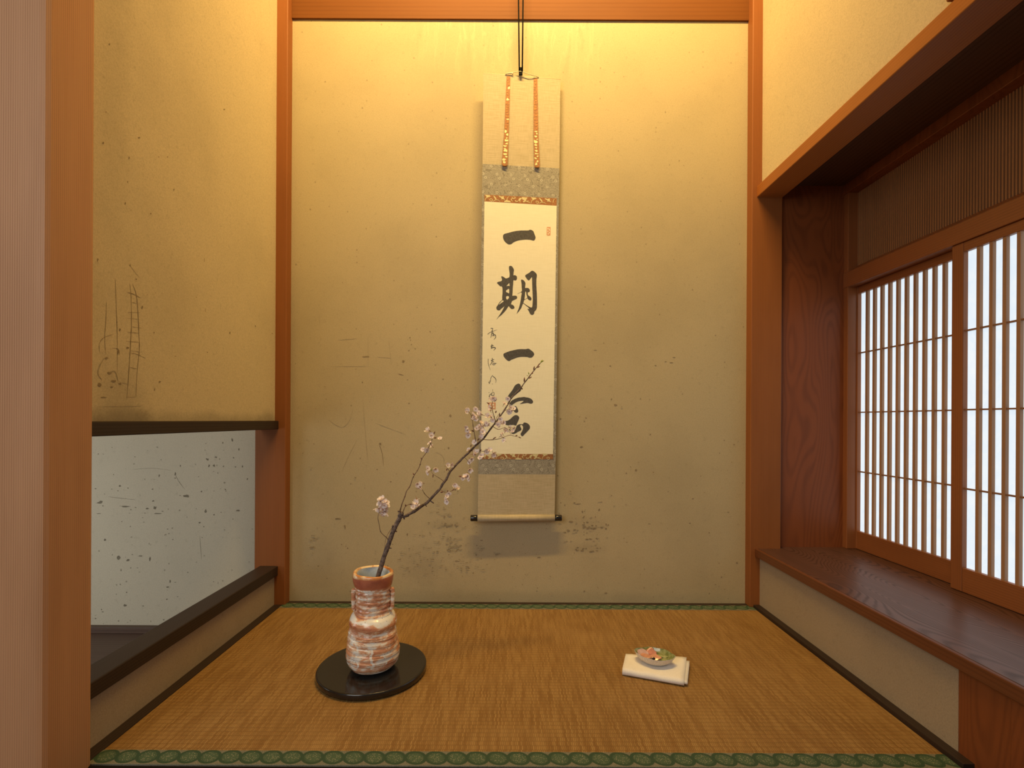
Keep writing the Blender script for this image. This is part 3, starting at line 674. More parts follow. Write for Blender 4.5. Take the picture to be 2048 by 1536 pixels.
# red seals
bm = bmesh.new()
bm_fill(bm, [[(1093.6, 454), (1101.1, 454), (1100.9, 470.6), (1096, 471.5), (1093.2, 470)]], INK)
for x0, y0, x1, y1 in ((1095, 456, 1097, 459), (1098.2, 457, 1099.8, 461.5), (1095, 461, 1096.4, 464.5), (1097.8, 464, 1099.6, 466.5), (1095, 467, 1098, 468.6)):
    bm_fill(bm, [[(x0, y0), (x1, y0), (x1, y1), (x0, y1)]], INK + 0.0002, 1)
finish(bm, 'red_seal', [M['seal'], M['wash']], honshi)
bm = bmesh.new(); bm_fill(bm, [[(976.3, 805), (991.4, 805), (991.2, 818.6), (976.2, 818.4)]], INK)
for x0, y0, x1, y1 in ((979, 807, 982, 809.5), (985, 807.5, 988, 811), (979.5, 812, 983, 815), (986, 813, 989, 816)):
    bm_fill(bm, [[(x0, y0), (x1, y0), (x1, y1), (x0, y1)]], INK + 0.0002, 1)
finish(bm, 'red_seal', [M['seal'], M['wash']], honshi)

# gold-figured silk strips
def gold_strip(tl, tr, bl_, br, dx, y_of, name='gold_figured_strip', period=92.0):
    o = sheet(name, tl, tr, bl_, br, M['brown_silk'], 0.0008, ny=3)
    bm = bmesh.new(); bm.from_mesh(o.data); L = 0.0012
    x_min = max(tl[0], bl_[0]) + .4; x_max = min(tr[0], br[0]) - .4
    def st(x, pts, w):
        pp = [(x + a, y_of(x + a) + b) for a, b in pts]
        if min(p[0] for p in pp) < x_min or max(p[0] for p in pp) > x_max: return
        bm_stroke(bm, pp, w, L, 1)
    def fl(x, pts):
        pp = [(x + a, y_of(x + a) + b) for a, b in pts]
        if min(p[0] for p in pp) < x_min or max(p[0] for p in pp) > x_max: return
        bm_fill(bm, [pp], L, 1)
    for k in (-2, -1, 0, 1, 2):
        x = 970 + dx + k*period
        fl(x, [(0, .4), (9, .8), (11.5, 3), (7, 4.6), (3.8, 6.6), (2.4, 4)])
        st(x, [(4, 5), (1.2, 8), (.6, 12.5)], 1.1)
        st(x, [(9, 10.5), (11, 7.5), (15, 9), (13.5, 12.5), (11, 11.3), (12.4, 10.4)], 1.1)
        fl(x, [(16, .8), (19, 2), (22, 5), (23, 8.6), (20.5, 8.2), (18, 4.4)])
        st(x, [(16, 12.6), (21, 9.6), (27, 9.8), (30, 12.6)], 1.1)
        fl(x, [(27, .4), (33, 2.2), (38, .9), (37.4, 5), (41, 8.6), (36, 7), (32, 7.6), (33, 5), (29, 3.4)])
        fl(x, [(38, 12.8), (39, 10), (42, 9.2), (43.5, 7.6), (45.5, 9.2), (50, 10), (52, 12.8)])
        st(x, [(44, 9), (44.6, 5), (47, 1.2)], 1.1)
        st(x, [(54, 1.6), (55.2, 4.6), (59.6, 4.4), (60.6, 1.8), (57.4, 2.2)], 1.3)
        st(x, [(54, 5), (52.6, 7), (55, 10.6)], 1.6)
        st(x, [(60.5, 8), (62, 10.2), (65.5, 9.8), (66.6, 7.4)], 1.5)
        fl(x, [(73, 2.2), (68, 4), (67, 7.4), (70.6, 11.6), (70.4, 7.6), (73.4, 4)])
        fl(x, [(74, 1), (85, 1.4), (83, 5), (81.4, 8.6), (88, 7.4), (86, 9), (80, 9.6), (77.6, 12), (75.6, 9.4), (79, 7.6), (74, 5.2)])
        st(x, [(82, 9), (88, 10.6), (91.6, 12.4)], 1.0)
    bm.to_mesh(o.data); bm.free(); o.data.materials.append(M['gold'])
gold_strip((968.8, 389.2), (1113.4, 396.6), (968.6, 402.6), (1113.4, 411.4), 0, lambda x: 389.2 + (x-969)*0.052)
gold_strip((962, 907.8), (1106.2, 908.2), (961.8, 918.4), (1106, 918.6), 22, lambda x: 906.6)

# ribbons
def ribbon(tl, tr, kl, kr, bl_, br, seed):
    bm = bmesh.new(); rn = random.Random(seed)
    rows = []
    for (l, r, lift) in ((tl, tr, 0.001), (kl, kr, 0.004), (bl_, br, 0.007)):
        rows.append((Vector(l), Vector(r), lift))
    def at(k, a):
        i = 0 if k < 0.6 else 1; t = k/0.6 if i == 0 else (k-0.6)/0.4
        l = rows[i][0].lerp(rows[i+1][0], t); r = rows[i][1].lerp(rows[i+1][1], t); lf = rows[i][2] + (rows[i+1][2]-rows[i][2])*t
        q = l.lerp(r, a); return q, lf
    n = 30; g = [[], []]
    for s_ in (0, 1):
        for j in range(n+1):
            row = []
            for a in (0, 0.5, 1):
                q, lf = at(j/n, a); row.append(bm.verts.new(S(q.x, q.y, lf - s_*0.0008)))
            g[s_].append(row)
    for s_ in (0, 1):
        for j in range(n):
            for i in range(2): bm.faces.new((g[s_][j][i], g[s_][j][i+1], g[s_][j+1][i+1], g[s_][j+1][i]))
    for j in range(n):
        for i in (0, 2): bm.faces.new((g[0][j][i], g[0][j+1][i], g[1][j+1][i], g[1][j][i]))
    for j in (0, n):
        for i in (0, 1): bm.faces.new((g[0][j][i], g[0][j][i+1], g[1][j][i+1], g[1][j][i]))
    # gold leaf motifs; glint painted in: bright below the kink, dull copy above
    k = 0.03
    while k < 0.97:
        c = 0.5 + (rn.random()-0.5)*0.5; m = 8; pts = []
        sx = 0.20 + rn.random()*0.28; sy = 0.008 + rn.random()*0.013
        for i in range(m):
            an = 2*math.pi*i/m; rr = 0.45 + 0.75*rn.random()
            a = min(0.95, max(0.05, c + sx*rr*math.cos(an))); kk = min(0.99, max(0.01, k + sy*rr*math.sin(an)))
            q, lf = at(kk, a); pts.append(bm.verts.new(S(q.x, q.y, lf + 0.0005)))
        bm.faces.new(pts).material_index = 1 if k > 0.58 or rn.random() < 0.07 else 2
        k += sy*1.5 + 0.012
    o = finish(bm, 'hanging_ribbon', [M['brown_silk'], M['gold'], M['gold_no_glint']], scroll)
    # little thread tuft at the lower end
    bm = bmesh.new()
    b0 = Vector(bl_).lerp(Vector(br), 0.5); q = S(b0.x, b0.y + 1.5, 0.007)
    bm_tube(bm, [q + Vector((-0.009, 0, 0.0)), q, q + Vector((0.009, 0, -0.001))], [0.0012, 0.002, 0.0012], 6)
    finish(bm, 'thread_tuft', M['gold_no_glint'], o, True)
M['gold_no_glint'] = plain('gold_silk_no_glint', (0.43, 0.19, 0.05), 0.55, 0.3, var=0.2, nscale=300)  # gold toned down where the ribbon tilts out of the glint; tufts share it
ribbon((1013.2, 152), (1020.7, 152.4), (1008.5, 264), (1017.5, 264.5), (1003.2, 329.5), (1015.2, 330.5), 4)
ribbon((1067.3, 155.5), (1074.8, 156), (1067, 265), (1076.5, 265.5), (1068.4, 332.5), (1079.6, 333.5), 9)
# rods
bm = bmesh.new(); a = S(966.9, 148.5, -0.004); b = S(1120.7, 160.2, -0.004); bm_tube(bm, [a, a.lerp(b, .5), b], 0.0042, 10)
finish(bm, 'top_rod', M['cloth'], scroll, True)
RA = P(955.3, 1036.2, 1.866); RB = P(1109.3, 1035.8, 1.8695); ax = (RB-RA).normalized()
bm = bmesh.new(); bm_tube(bm, [RA, RA.lerp(RB, .5), RB], 0.0128, 24)
uvl = bm.loops.layers.uv.new('UVMap')
for f in bm.faces:
    for lp in f.loops: lp[uvl].uv = (lp.vert.co.x*500, lp.vert.co.z*500)
finish(bm, 'bottom_roller', M['cloth'], scroll)
for nm, p0, d in (('roller_knob', RA, -1), ('roller_knob', RB, 1)):
    bm = bmesh.new(); L_ = 0.0268
    prof = [(0, 0.0118), (0.3, 0.0118), (0.9, 0.0121), (1.0, 0.0112)]
    bm_tube(bm, [p0 + ax*d*L_*t for t, r in prof], [r for t, r in prof], 24)
    finish(bm, nm, M['lacquer'], scroll)
# pale hanging string of the scroll
bm = bmesh.new(); q = 1.852
tp = [P(1012, 148.6, 1.850), P(1026, 144.8, q), P(1040.5, 142.6, q-.004), P(1058, 148.2, q), P(1077.5, 154.6, 1.864)]
bm_tube(bm, tp, 0.0013, 6); bm_tube(bm, [P(1010.5, 148.4, 1.850), P(1018, 146.8, 1.850), P(1026.5, 146, 1.851)], [.0016, .0026, .0022], 6)
bm_tube(bm, [P(1023.5, 145, 1.850), P(1025.5, 149.6, 1.851)], [.0022, .0018], 6)
finish(bm, 'hanging_string', M['cord_white'], scroll, True)
# black hanger from above
hg = empty('scroll_hanger', tuple(P(1041, 147, 1.850))); tag(hg, 'black double cord with small hook holding the scroll from above', 'hanger')
for x0, x1 in ((1037.5, 1038.6), (1045.6, 1044.6)):
    bm = bmesh.new(); a = P(x0, 44, 1.850); b = P(x1, 143, 1.850); top = a + (a-b)*3.2
    bm_tube(bm, [top, a, b], 0.0026, 8); finish(bm, 'cord', M['cord_black'], hg, True)
bm = bmesh.new(); bm_box(bm, P(1037.6, 142.5, 1.847), P(1045, 151.6, 1.853), 0.001)
bm_box(bm, P(1039.8, 134, 1.847), P(1043.2, 143, 1.853), 0.0008)
finish(bm, 'hook', M['bamboo'], hg)

# ---------------------------------------------------------------- tray
TC = (-0.383, 1.371)
bm = bmesh.new()
R = 0.1495
bm_lathe(bm, [(0.0, 0.0), (R-0.008, 0.0), (R-0.002, 0.004), (R, 0.010), (R, 0.0165), (R-0.0008, 0.0192), (R-0.0025, 0.0202), (R-0.006, 0.0200), (0.0, 0.0200)], (TC[0], TC[1], 0.0), 128)
bmesh.ops.remove_doubles(bm, verts=bm.verts, dist=1e-5)
tag(finish(bm, 'round_tray', M['lacquer']), 'round black lacquered board under the orange and white vase', 'tray')

# ---------------------------------------------------------------- vase
VC = (-0.3785, 1.360, 0.0202)
def vase_glaze():
    s = NT('orange_and_white_glaze'); p = s.pos(); sp = s.sep(p)
    z = s.math('SUBTRACT', sp[2], VC[2])
    ang = s.math('ARCTAN2', s.math('SUBTRACT', sp[1], VC[1]), s.math('SUBTRACT', sp[0], VC[0]))
    wob = s.noise(p, 14, 3, 0.6)
    zz = s.math('ADD', z, s.math('MULTIPLY', s.math('SUBTRACT', wob, 0.5), 0.012))
    band = s.noise(s.comb(s.math('MULTIPLY', ang, 1.15), 0.0, s.math('MULTIPLY', zz, 62.0)), 1.0, 4, 0.68, 0.35)
    patch = s.noise(p, 24, 5, 0.65, 0.4)
    f = s.math('ADD', s.math('MULTIPLY', band, 0.85), s.math('MULTIPLY', patch, 0.45))
    up = s.step(z, 0.150, 0.20, 0.0, 0.035)                                        # neck keeps a little more red
    sh = s.math('SUBTRACT', s.math('MULTIPLY', s.step(zz, 0.137, 0.144), s.step(z, 0.150, 0.156, 1, 0)), s.math('MULTIPLY', s.math('MULTIPLY', s.step(zz, 0.119, 0.124), s.step(zz, 0.131, 0.138, 1, 0)), 0.9))  # pale glaze pooled on the shoulder
    lo = s.step(z, 0.004, 0.016, -0.16, 0.0)                                       # and on the foot
    f = s.math('ADD', s.math('ADD', s.math('SUBTRACT', f, s.math('MULTIPLY', sh, 0.13)), up), lo)
    c = s.ramp(f, [(0.560, (0.88, 0.86, 0.80)), (0.620, (0.86, 0.69, 0.53)), (0.685, (0.70, 0.345, 0.190)), (0.86, (0.37, 0.112, 0.058))])
    # three runs of thick white glaze
    wv = s.noise(s.comb(0.0, 0.0, z), 38, 2)
    for a0, z0, z1, ww in ((-1.93, 0.028, 0.090, 0.050), (-1.36, 0.026, 0.084, 0.060), (-0.86, 0.030, 0.062, 0.045), (0.4, 0.03, 0.08, .07), (1.6, 0.03, 0.08, .07), (2.7, 0.03, 0.08, .07)):
        dd = s.math('ABSOLUTE', s.math('SUBTRACT', s.math('ADD', ang, s.math('MULTIPLY', s.math('SUBTRACT', wv, 0.5), 0.55)), a0))
        run = s.math('MULTIPLY', s.step(dd, ww*0.55, ww, 1, 0), s.math('MULTIPLY', s.step(z, z0, z0+0.004), s.step(z, z1-0.006, z1, 1, 0)))
        c = s.mix(s.math('MULTIPLY', run, 0.9), c, (0.88, 0.85, 0.78))
    # iron spots
    v = s.voro(p, 175); sel = s.step(s.sep(v.outputs['Color'])[0], 0.70, 0.74)
    spot = s.math('MULTIPLY', s.step(v.outputs['Distance'], 0.12, 0.26, 1, 0), sel)
    c = s.mix(s.math('MULTIPLY', spot, 0.85), c, (0.12, 0.05, 0.03))
    # lip: solid red collar, orange-gold rim
    c = s.mix(s.step(z, 0.2275, 0.2325), c, s.mix(s.step(patch, 0.35, 0.7), (0.50, 0.165, 0.090), (0.36, 0.095, 0.055)))
    rimc = s.mix(s.step(s.noise(p, 40, 3), 0.40, 0.62), (0.62, 0.25, 0.075), (0.86, 0.64, 0.36))
    c = s.mix(s.step(s.math('ADD', z, s.math('MULTIPLY', wob, 0.004)), 0.2585, 0.2620), c, rimc)
    s.bump(s.math('SUBTRACT', patch, s.math('MULTIPLY', spot, 0.5)), 0.25, 0.002)
    return s.fin(c, s.step(patch, 0.3, 0.7, 0.16, 0.34), 0.5, 0, 0.35, 0.12)
M['glaze'] = vase_glaze()
M['inner_glaze'] = plain('pale_blue_inner_glaze', (0.62, 0.68, 0.71), 0.2, 0.5, 0, 0.3)
vase = empty('flower_vase', VC); tag(vase, 'rough orange and white glazed pottery vase standing on the black board', 'vase')
ctrl = [(0.0, 0.0), (0.036, 0.0), (0.043, 0.002), (0.056, 0.007), (0.0645, 0.015), (0.0695, 0.026), (0.0715, 0.038), (0.0715, 0.052), (0.0700, 0.066), (0.0676, 0.082), (0.0655, 0.096), (0.0638, 0.106), (0.0615, 0.1125), (0.0603, 0.1165), (0.0618, 0.1205), (0.0642, 0.125), (0.0646, 0.131), (0.0628, 0.138), (0.0580, 0.147), (0.0510, 0.154), (0.0475, 0.160), (0.0468, 0.170), (0.0470, 0.190), (0.0475, 0.210), (0.0482, 0.224), (0.0486, 0.2285), (0.0506, 0.233), (0.0528, 0.243), (0.0540, 0.256), (0.0534, 0.2635), (0.0512, 0.2672), (0.0465, 0.2676), (0.0428, 0.2640)]
prof = [ctrl[0]]
cv = catmull([Vector(c) for c in ctrl[1:]], 7)
rings_z = [0.158, 0.168, 0.178, 0.188, 0.198, 0.208, 0.217]
for v in cv:
    r, z = v.x, v.y
    prof.append((r, z))
def vw(r, z, a):
    if r < 1e-6: return r, z
    tilt = 0.0032*math.sin(a*1.0 - 1.0)*min(1, z/0.1)                     # rings run slightly aslant
    zz = z + tilt
    g = 0.0
    if z > 0.012 and r > 0.0445:
        if 0.155 < z < 0.226: g += 0.00125*math.sin(2*math.pi*(z + 0.0016*math.sin(a*2+1))/0.0118)
        elif z < 0.118: g += 0.0022*(abs(math.sin(math.pi*(z + 0.0025*math.sin(a+2))/0.0165 + 0.4))**0.5 - 0.75) + 0.0004*math.sin(2*math.pi*z/0.006 + 3*math.sin(a))
    g += 0.0010*math.sin(3*a + z*40) + 0.0007*math.sin(5*a - z*90)
    if z > 0.229: g += 0.0012*math.sin(2*a + 0.6) + 0.0008*math.sin(5*a)
    return r + g, zz
bm = bmesh.new(); bm_lathe(bm, prof, VC, 96, wob=vw)
bmesh.ops.remove_doubles(bm, verts=bm.verts, dist=1e-6)
finish(bm, 'body', M['glaze'], vase)
bm = bmesh.new(); bm_lathe(bm, [(0.0429, 0.2641), (0.0420, 0.258), (0.0416, 0.248), (0.0414, 0.232), (0.0415, 0.20), (0.041, 0.17), (0.0, 0.168)], VC, 64, wob=lambda r, z, a: vw(r, z, a) if z > 0.263 else (r, z + 0.0032*math.sin(a-1.0)))
bmesh.ops.remove_doubles(bm, verts=bm.verts, dist=1e-6)
finish(bm, 'inside', M['inner_glaze'], vase)
for sgn in (-1, 1):
    bm = bmesh.new()
    c = Vector((VC[0] + sgn*0.0535, VC[1] - 0.004, VC[2]))
    zt = 0.2195 if sgn > 0 else 0.2155
    pts = [c + Vector((-sgn*0.004, 0, zt-0.003)), c + Vector((0, 0, zt)), c + Vector((sgn*0.0012, 0, zt-0.008)), c + Vector((sgn*0.0008, 0, zt-0.03)), c + Vector((-sgn*0.0003, 0, zt-0.050)), c + Vector((-sgn*0.005, 0, zt-0.054))]
    bm_tube(bm, catmull(pts, 4), [0.0058 + 0.0005*math.sin(i*1.7) for i in range(21)], 10)
    finish(bm, 'lug_handle', M['glaze_lug'] if 'glaze_lug' in M else M['glaze'], vase, True)

# ---------------------------------------------------------------- cherry branch
def bark():
    s = NT('cherry_bark'); p = s.pos(); n = s.noise(p, 160, 4, 0.65); m = s.noise(p, 40, 3)
    c = s.mix(s.step(n, 0.35, 0.7), (0.085, 0.060, 0.052), (0.245, 0.185, 0.155))
    c = s.mix(s.step(m, 0.5, 0.75, 0, 0.6), c, (0.17, 0.095, 0.06))
    s.bump(n, 0.6, 0.002); return s.fin(c, 0.75, 0.3)
M['bark'] = bark()
M['twig'] = plain('thin_twig_bark', (0.19, 0.115, 0.07), 0.7, var=0.3, nscale=200)
M['budm'] = plain('brown_bud', (0.20, 0.085, 0.05), 0.6, var=0.3, nscale=200)
M['leafbud'] = plain('green_leaf_bud', (0.34, 0.37, 0.06), 0.6, var=0.25, nscale=200)
def petal_mat():
    s = NT('pale_pink_petal'); p = s.pos(); n = s.noise(p, 120, 3)
    c = s.mix(s.step(n, .35, .7), (0.98, 0.88, 0.85), (1.0, 0.95, 0.92))
    m = s.fin(c, .6, .2)
    tr = s.n('ShaderNodeBsdfTranslucent'); s.l(c, tr.inputs[0])
    mx = s.n('ShaderNodeMixShader'); mx.inputs[0].default_value = 0.30
    s.l(s.b.outputs[0], mx.inputs[1]); s.l(tr.outputs[0], mx.inputs[2]); s.l(mx.outputs[0], s.out.inputs[0])
    return m
M['petal'] = petal_mat()
M['stamen'] = plain('rose_stamen', (0.72, 0.46, 0.36), 0.6, var=0.2)
M['calyx'] = plain('reddish_calyx', (0.30, 0.13, 0.075), 0.6, var=0.25)
D0, D1 = 1.357, 1.50
def BD(px): return D0 + (D1-D0)*min(1, max(0, (px-752)/332.0))
def B(px, py, dd=0.0): return P(px, py, BD(px) + dd)
branch = empty('cherry_branch', tuple(B(757, 1150))); tag(branch, 'cherry blossom branch with pale pink flowers standing in the vase', 'branch')
base = Vector((VC[0] - 0.012, VC[1] + 0.0, VC[2] + 0.178))
low = [(763, 1131), (768, 1113.6), (775, 1094), (781, 1077), (787.3, 1060), (795, 1044.6), (801.5, 1032)]
lpts = [base, B(757.5, 1148)] + [B(*q) for q in low]
rn = random.Random(5)
bm = bmesh.new(); L = catmull(lpts, 6); bm_tube(bm, L, [0.0064 + 0.0003*math.sin(i*.9) for i in range(len(L))], 12, 0.14, rnd=rn)
# knot where the trunk forks, with short cut stubs
kn = [B(799, 1034), B(802, 1028), B(804.5, 1023.5)]; bm_tube(bm, kn, [0.0064, 0.0075, 0.0050], 12, 0.15, rnd=rn)
for a, b, r in (((787, 1053), (784.2, 1052), .0036), ((790.5, 1062), (794, 1063), .0018), ((779, 1096), (783, 1096.6), .0016), ((798, 1024), (797.4, 1021), .003), ((771.5, 1109), (769.5, 1107), .0018)):
    bm_tube(bm, [B(*a), B(*b)], [r*1.15, r], 8, 0.1, rnd=rn)
finish(bm, 'trunk', M['bark'], branch)
main = [(801.5, 1030), (808, 1033), (818.5, 1028), (831.6, 1021), (842, 1013), (853.7, 1005.6), (861, 998), (870.4, 987.7), (879.8, 977.7), (885.6, 967.8), (892.7, 958.4), (897.4, 948), (902, 940.8), (913.8, 928), (925.5, 916), (937, 905.6), (944, 898.6), (953.6, 889), (966, 878), (975.6, 865.5), (985, 852.6), (991, 845.6), (998, 835), (1007, 823), (1014, 811.6), (1021, 799), (1028, 790), (1036, 782), (1043, 774), (1048.5, 766), (1056, 756.7), (1063, 747), (1070.4, 738), (1077.7, 729.6), (1083, 723.5)]
L = catmull([B(*q) for q in main], 4); n = len(L)
bm = bmesh.new(); bm_tube(bm, L, [0.0033*(1-i/n) + 0.0012 + 0.0003*math.sin(i*1.3) for i in range(n)], 10, 0.16, rnd=rn)
for a, b, r in (((860, 1001), (867.5, 1006.5), .0016), ((850, 1008.5), (853, 1013), .0012), ((808, 1035), (808.4, 1038.5), .0022), ((818, 1030), (816, 1033.6), .0014), ((1043, 776), (1044.8, 778.6), .0018)):
    bm_tube(bm, [B(*a), B(*b)], [r*1.2, r], 7, 0.1, rnd=rn)
finish(bm, 'main_limb', M['bark'], branch)
twigs = [
    ([(801, 1026), (800.5, 1021), (804, 1008), (809.4, 994), (813.3, 982), (820, 972), (824.7, 958.4), (828.8, 950), (833.5, 943), (839, 932.6), (843.4, 918.5), (849, 910), (854, 903), (856, 897), (861, 889), (863.6, 880), (867, 869)], .0018, -.02),
    ([(804, 1028), (807, 1021), (811, 1013), (818.5, 1009), (827, 1010)], .0014, -.01),
    ([(860, 998), (850.5, 989), (845.5, 981), (842.5, 976)], .0012, -.015),
    ([(880, 977), (887, 983.6), (896, 984), (904, 981.5), (912.6, 978)], .0012, -.02),
    ([(942, 901), (951, 904), (960, 902.4), (968.6, 902.6), (976, 899)], .0013, -.02),
    ([(928, 914), (935, 921), (940, 931), (937, 943), (929, 950), (924, 953)], .0009, -.01),
    ([(889, 964), (880, 957), (870, 951), (866, 948), (862, 942)], .0009, -.02),
    ([(900, 944), (897, 940), (894, 935)], .0010, -.01),
    ([(953, 889.5), (951, 880), (948.5, 866), (946, 851.4), (944.6, 839.7), (941.7, 829), (936, 823)], .0014, -.02),
    ([(974, 868), (967.4, 856), (963.5, 846), (961.5, 836)], .0012, .01),
    ([(991, 846), (989, 836), (986, 825.7), (984, 815), (984.6, 805), (985.5, 800)], .0015, -.015),
    ([(990.5, 845), (984, 841.6), (976.5, 842.4)], .0011, -.015),
    ([(990, 845), (993, 836), (997, 829)], .0010, -.02),
    ([(986, 853), (993, 857.5), (1000, 858.4), (1009.6, 854.4)], .0013, -.02),
    ([(1009, 855), (1015, 858), (1019, 864), (1022.5, 869)], .0010, -.02),
    ([(966, 879), (980, 879.8), (996.7, 878), (1006, 875), (1019, 870.4), (1028, 872), (1039, 874.5)], .0013, -.025),
    ([(1008, 822), (1013, 820), (1019, 818)], .0010, -.015),
    ([(776.5, 1080), (773, 1075), (768, 1071), (761, 1063), (758.6, 1050), (756, 1038), (756.7, 1029), (759, 1023.5)], .0014, -.01),
    ([(785, 1054), (779, 1063), (774, 1072), (770.5, 1084), (768.6, 1099)], .0009, -.012)]
for pts, r, dd in twigs:
    m = len(pts); V = [B(x, y, dd*min(1, i/2.0)) for i, (x, y) in enumerate(pts)]
    L = catmull(V, 4); n = len(L); bm = bmesh.new()
    bm_tube(bm, L, [r*0.8*(1 - 0.5*i/n)*(1.0 + (0.45 if i % 7 == 5 else 0)) for i in range(n)], 7, 0.12, rnd=rn)
    finish(bm, 'twig', M['twig'], branch)

def blossom_mesh(nm, seed, openness):
    rn = random.Random(seed); bm = bmesh.new(); R_ = 0.0086
    for k in range(5):
        a0 = 2*math.pi*k/5 + rn.uniform(-.12, .12); tiltv = openness + rn.uniform(-.2, .2); sc = rn.uniform(.88, 1.08)
        rows = []
        for i in range(5):
            t = i/4; w = math.sin(math.pi*(0.10 + 0.80*t))**0.8*0.60*R_*sc
            row = []
            for j in (-1, -0.5, 0, 0.5, 1):
                rr = R_*sc*(0.10 + 0.95*t) - (0.10*R_ if (i == 4 and j == 0) else 0) - abs(j)**2*0.10*R_*t
                up = R_*sc*(tiltv*t*t*0.8 + 0.10*abs(j)**2 + rn.uniform(-.03, .03))
                x = rr; y = w*j
                row.append(bm.verts.new((x*math.cos(a0) - y*math.sin(a0), x*math.sin(a0) + y*math.cos(a0), up)))
            rows.append(row)
        for i in range(4):
            for j in range(4):
                f = bm.faces.new((rows[i][j], rows[i][j+1], rows[i+1][j+1], rows[i+1][j])); f.smooth = True
    for k in range(8):
        a = 2*math.pi*k/8 + rn.random()*.4; l = 0.0026 + rn.random()*.0012
        bm_tube(bm, [Vector((0, 0, 0)), Vector((math.cos(a)*l*.5, math.sin(a)*l*.5, l))], [.0003, .00035], 4, mi=1)
    bm_tube(bm, [Vector((0, 0, 0.0008)), Vector((0, 0, 0.0014))], [.0013, .0008], 6, mi=1)
    bm_tube(bm, [Vector((0, 0, 0.0004)), Vector((0, 0, -0.002)), Vector((0, 0, -0.0045)), Vector((0.0015, 0, -0.010))], [.0018, .0015, .0006, .0005], 6, mi=2)
    me = bpy.data.meshes.new(nm); bm.to_mesh(me); bm.free()
    for m_ in ('petal', 'stamen', 'calyx'): me.materials.append(M[m_])
    return me
bmesh_v = [blossom_mesh('blossom', i, o) for i, o in enumerate((0.15, 0.45, 0.8, 1.2, 0.3))]
first = None
def place(me, name, p, direction, scale, spin):
    o = bpy.data.objects.new(name, me); COL.objects.link(o)
    q = Vector(direction).normalized().to_track_quat('Z', 'Y').to_matrix().to_4x4()
    o.parent = branch; o.matrix_parent_inverse = Matrix.Translation(branch.location).inverted()
    o.matrix_basis = Matrix.Translation(p) @ q @ Matrix.Rotation(spin, 4, 'Z') @ Matrix.Scale(scale, 4)
    return o
fl = [(858, 861), (862, 871), (863, 881), (860, 886), (880, 877), (846, 899), (852, 894), (853, 899.5), (863.5, 892),
      (817, 1000), (821, 1003), (829, 1011), (833, 1007), (834, 999), (837, 1002), (826, 1014), (836, 1012),
      (836, 971), (838.5, 976), (835, 968), (844, 967),
      (910, 969), (913.5, 976.5), (911, 973), (897, 987), (893, 992), (892, 998.5), (894, 1003),
      (855, 937), (855.5, 945), (871, 938), (895, 930.5), (903.5, 930),
      (947, 908.5), (951, 906), (962, 911), (965, 914), (960, 915), (973, 904), (979, 901), (980, 906), (987, 906), (988, 910), (942, 918), (940, 924),
      (939, 939), (935.5, 952), (931, 953), (926, 956), (937, 956),
      (935, 819), (933, 823.5), (946.5, 829), (949, 834), (952, 839), (951.5, 818), (947, 836), (931.5, 855), (934.5, 860), (937, 864), (936, 870.5),
      (958, 826), (963, 829), (962, 846), (957, 852), (953, 857), (965, 852), (960, 858), (966, 864), (963, 869.5), (961, 875), (970, 848), (949, 884.5), (937.5, 900),
      (986, 797), (983.5, 800), (989, 798), (979.5, 815), (981, 821), (977, 831), (982, 834), (986, 839.5), (973, 846), (977, 850),
      (1015.5, 797.5), (1009, 807), (1021, 815), (1027, 817), (1024, 821), (1018, 823.5), (1000, 838), (1003, 844), (1008, 846), (999, 849), (995, 850),
      (1020, 855.5), (1027, 857), (1025, 863), (1011, 862), (1002, 872), (1005, 867), (1008, 881)]
ball = [(760, 1001), (764, 998), (769, 1003), (773, 1004), (758, 1007), (763, 1008), (768, 1011), (774, 1010), (757, 1018), (762, 1015), (767, 1018), (772, 1017), (766, 1024), (770, 1026), (764, 1030), (770, 1022)]
while len(fl) + len(ball) > 112: fl.pop(rn.randrange(len(fl)))
rn = random.Random(21); cnt = 0
for (x, y) in fl:
    d = Vector((rn.uniform(-1, .8), rn.uniform(-1.4, -0.1), rn.uniform(-.5, 1.0)))
    place(bmesh_v[rn.randrange(5)], 'blossom', B(x, y, rn.uniform(-.03, .0)), d, rn.uniform(.84, 1.08), rn.random()*6)
for (x, y) in ball:
    d = Vector(((x-765)/12 + rn.uniform(-.4, .4), -1 + rn.random()*.7, (1013-y)/12 + rn.uniform(-.3, .3)))
    place(bmesh_v[rn.randrange(4)], 'blossom', B(x, y, rn.uniform(-.022, -.004)), d, rn.uniform(.92, 1.12), rn.random()*6)
def bud_mesh(nm, mat, long):
    bm = bmesh.new(); bm_tube(bm, [Vector((0, 0, z)) for z in (0, .0012*long, .003*long, .0048*long, .006*long)], [.0006, .0013, .0015, .0009, .0001], 7)
    me = bpy.data.meshes.new(nm); bm.to_mesh(me); bm.free(); me.materials.append(mat); return me
bud_b = bud_mesh('bud', M['budm'], 1.5); bud_s = bud_mesh('bud', M['budm'], 0.9); bud_g = bud_mesh('leaf_bud', M['leafbud'], 1.3)
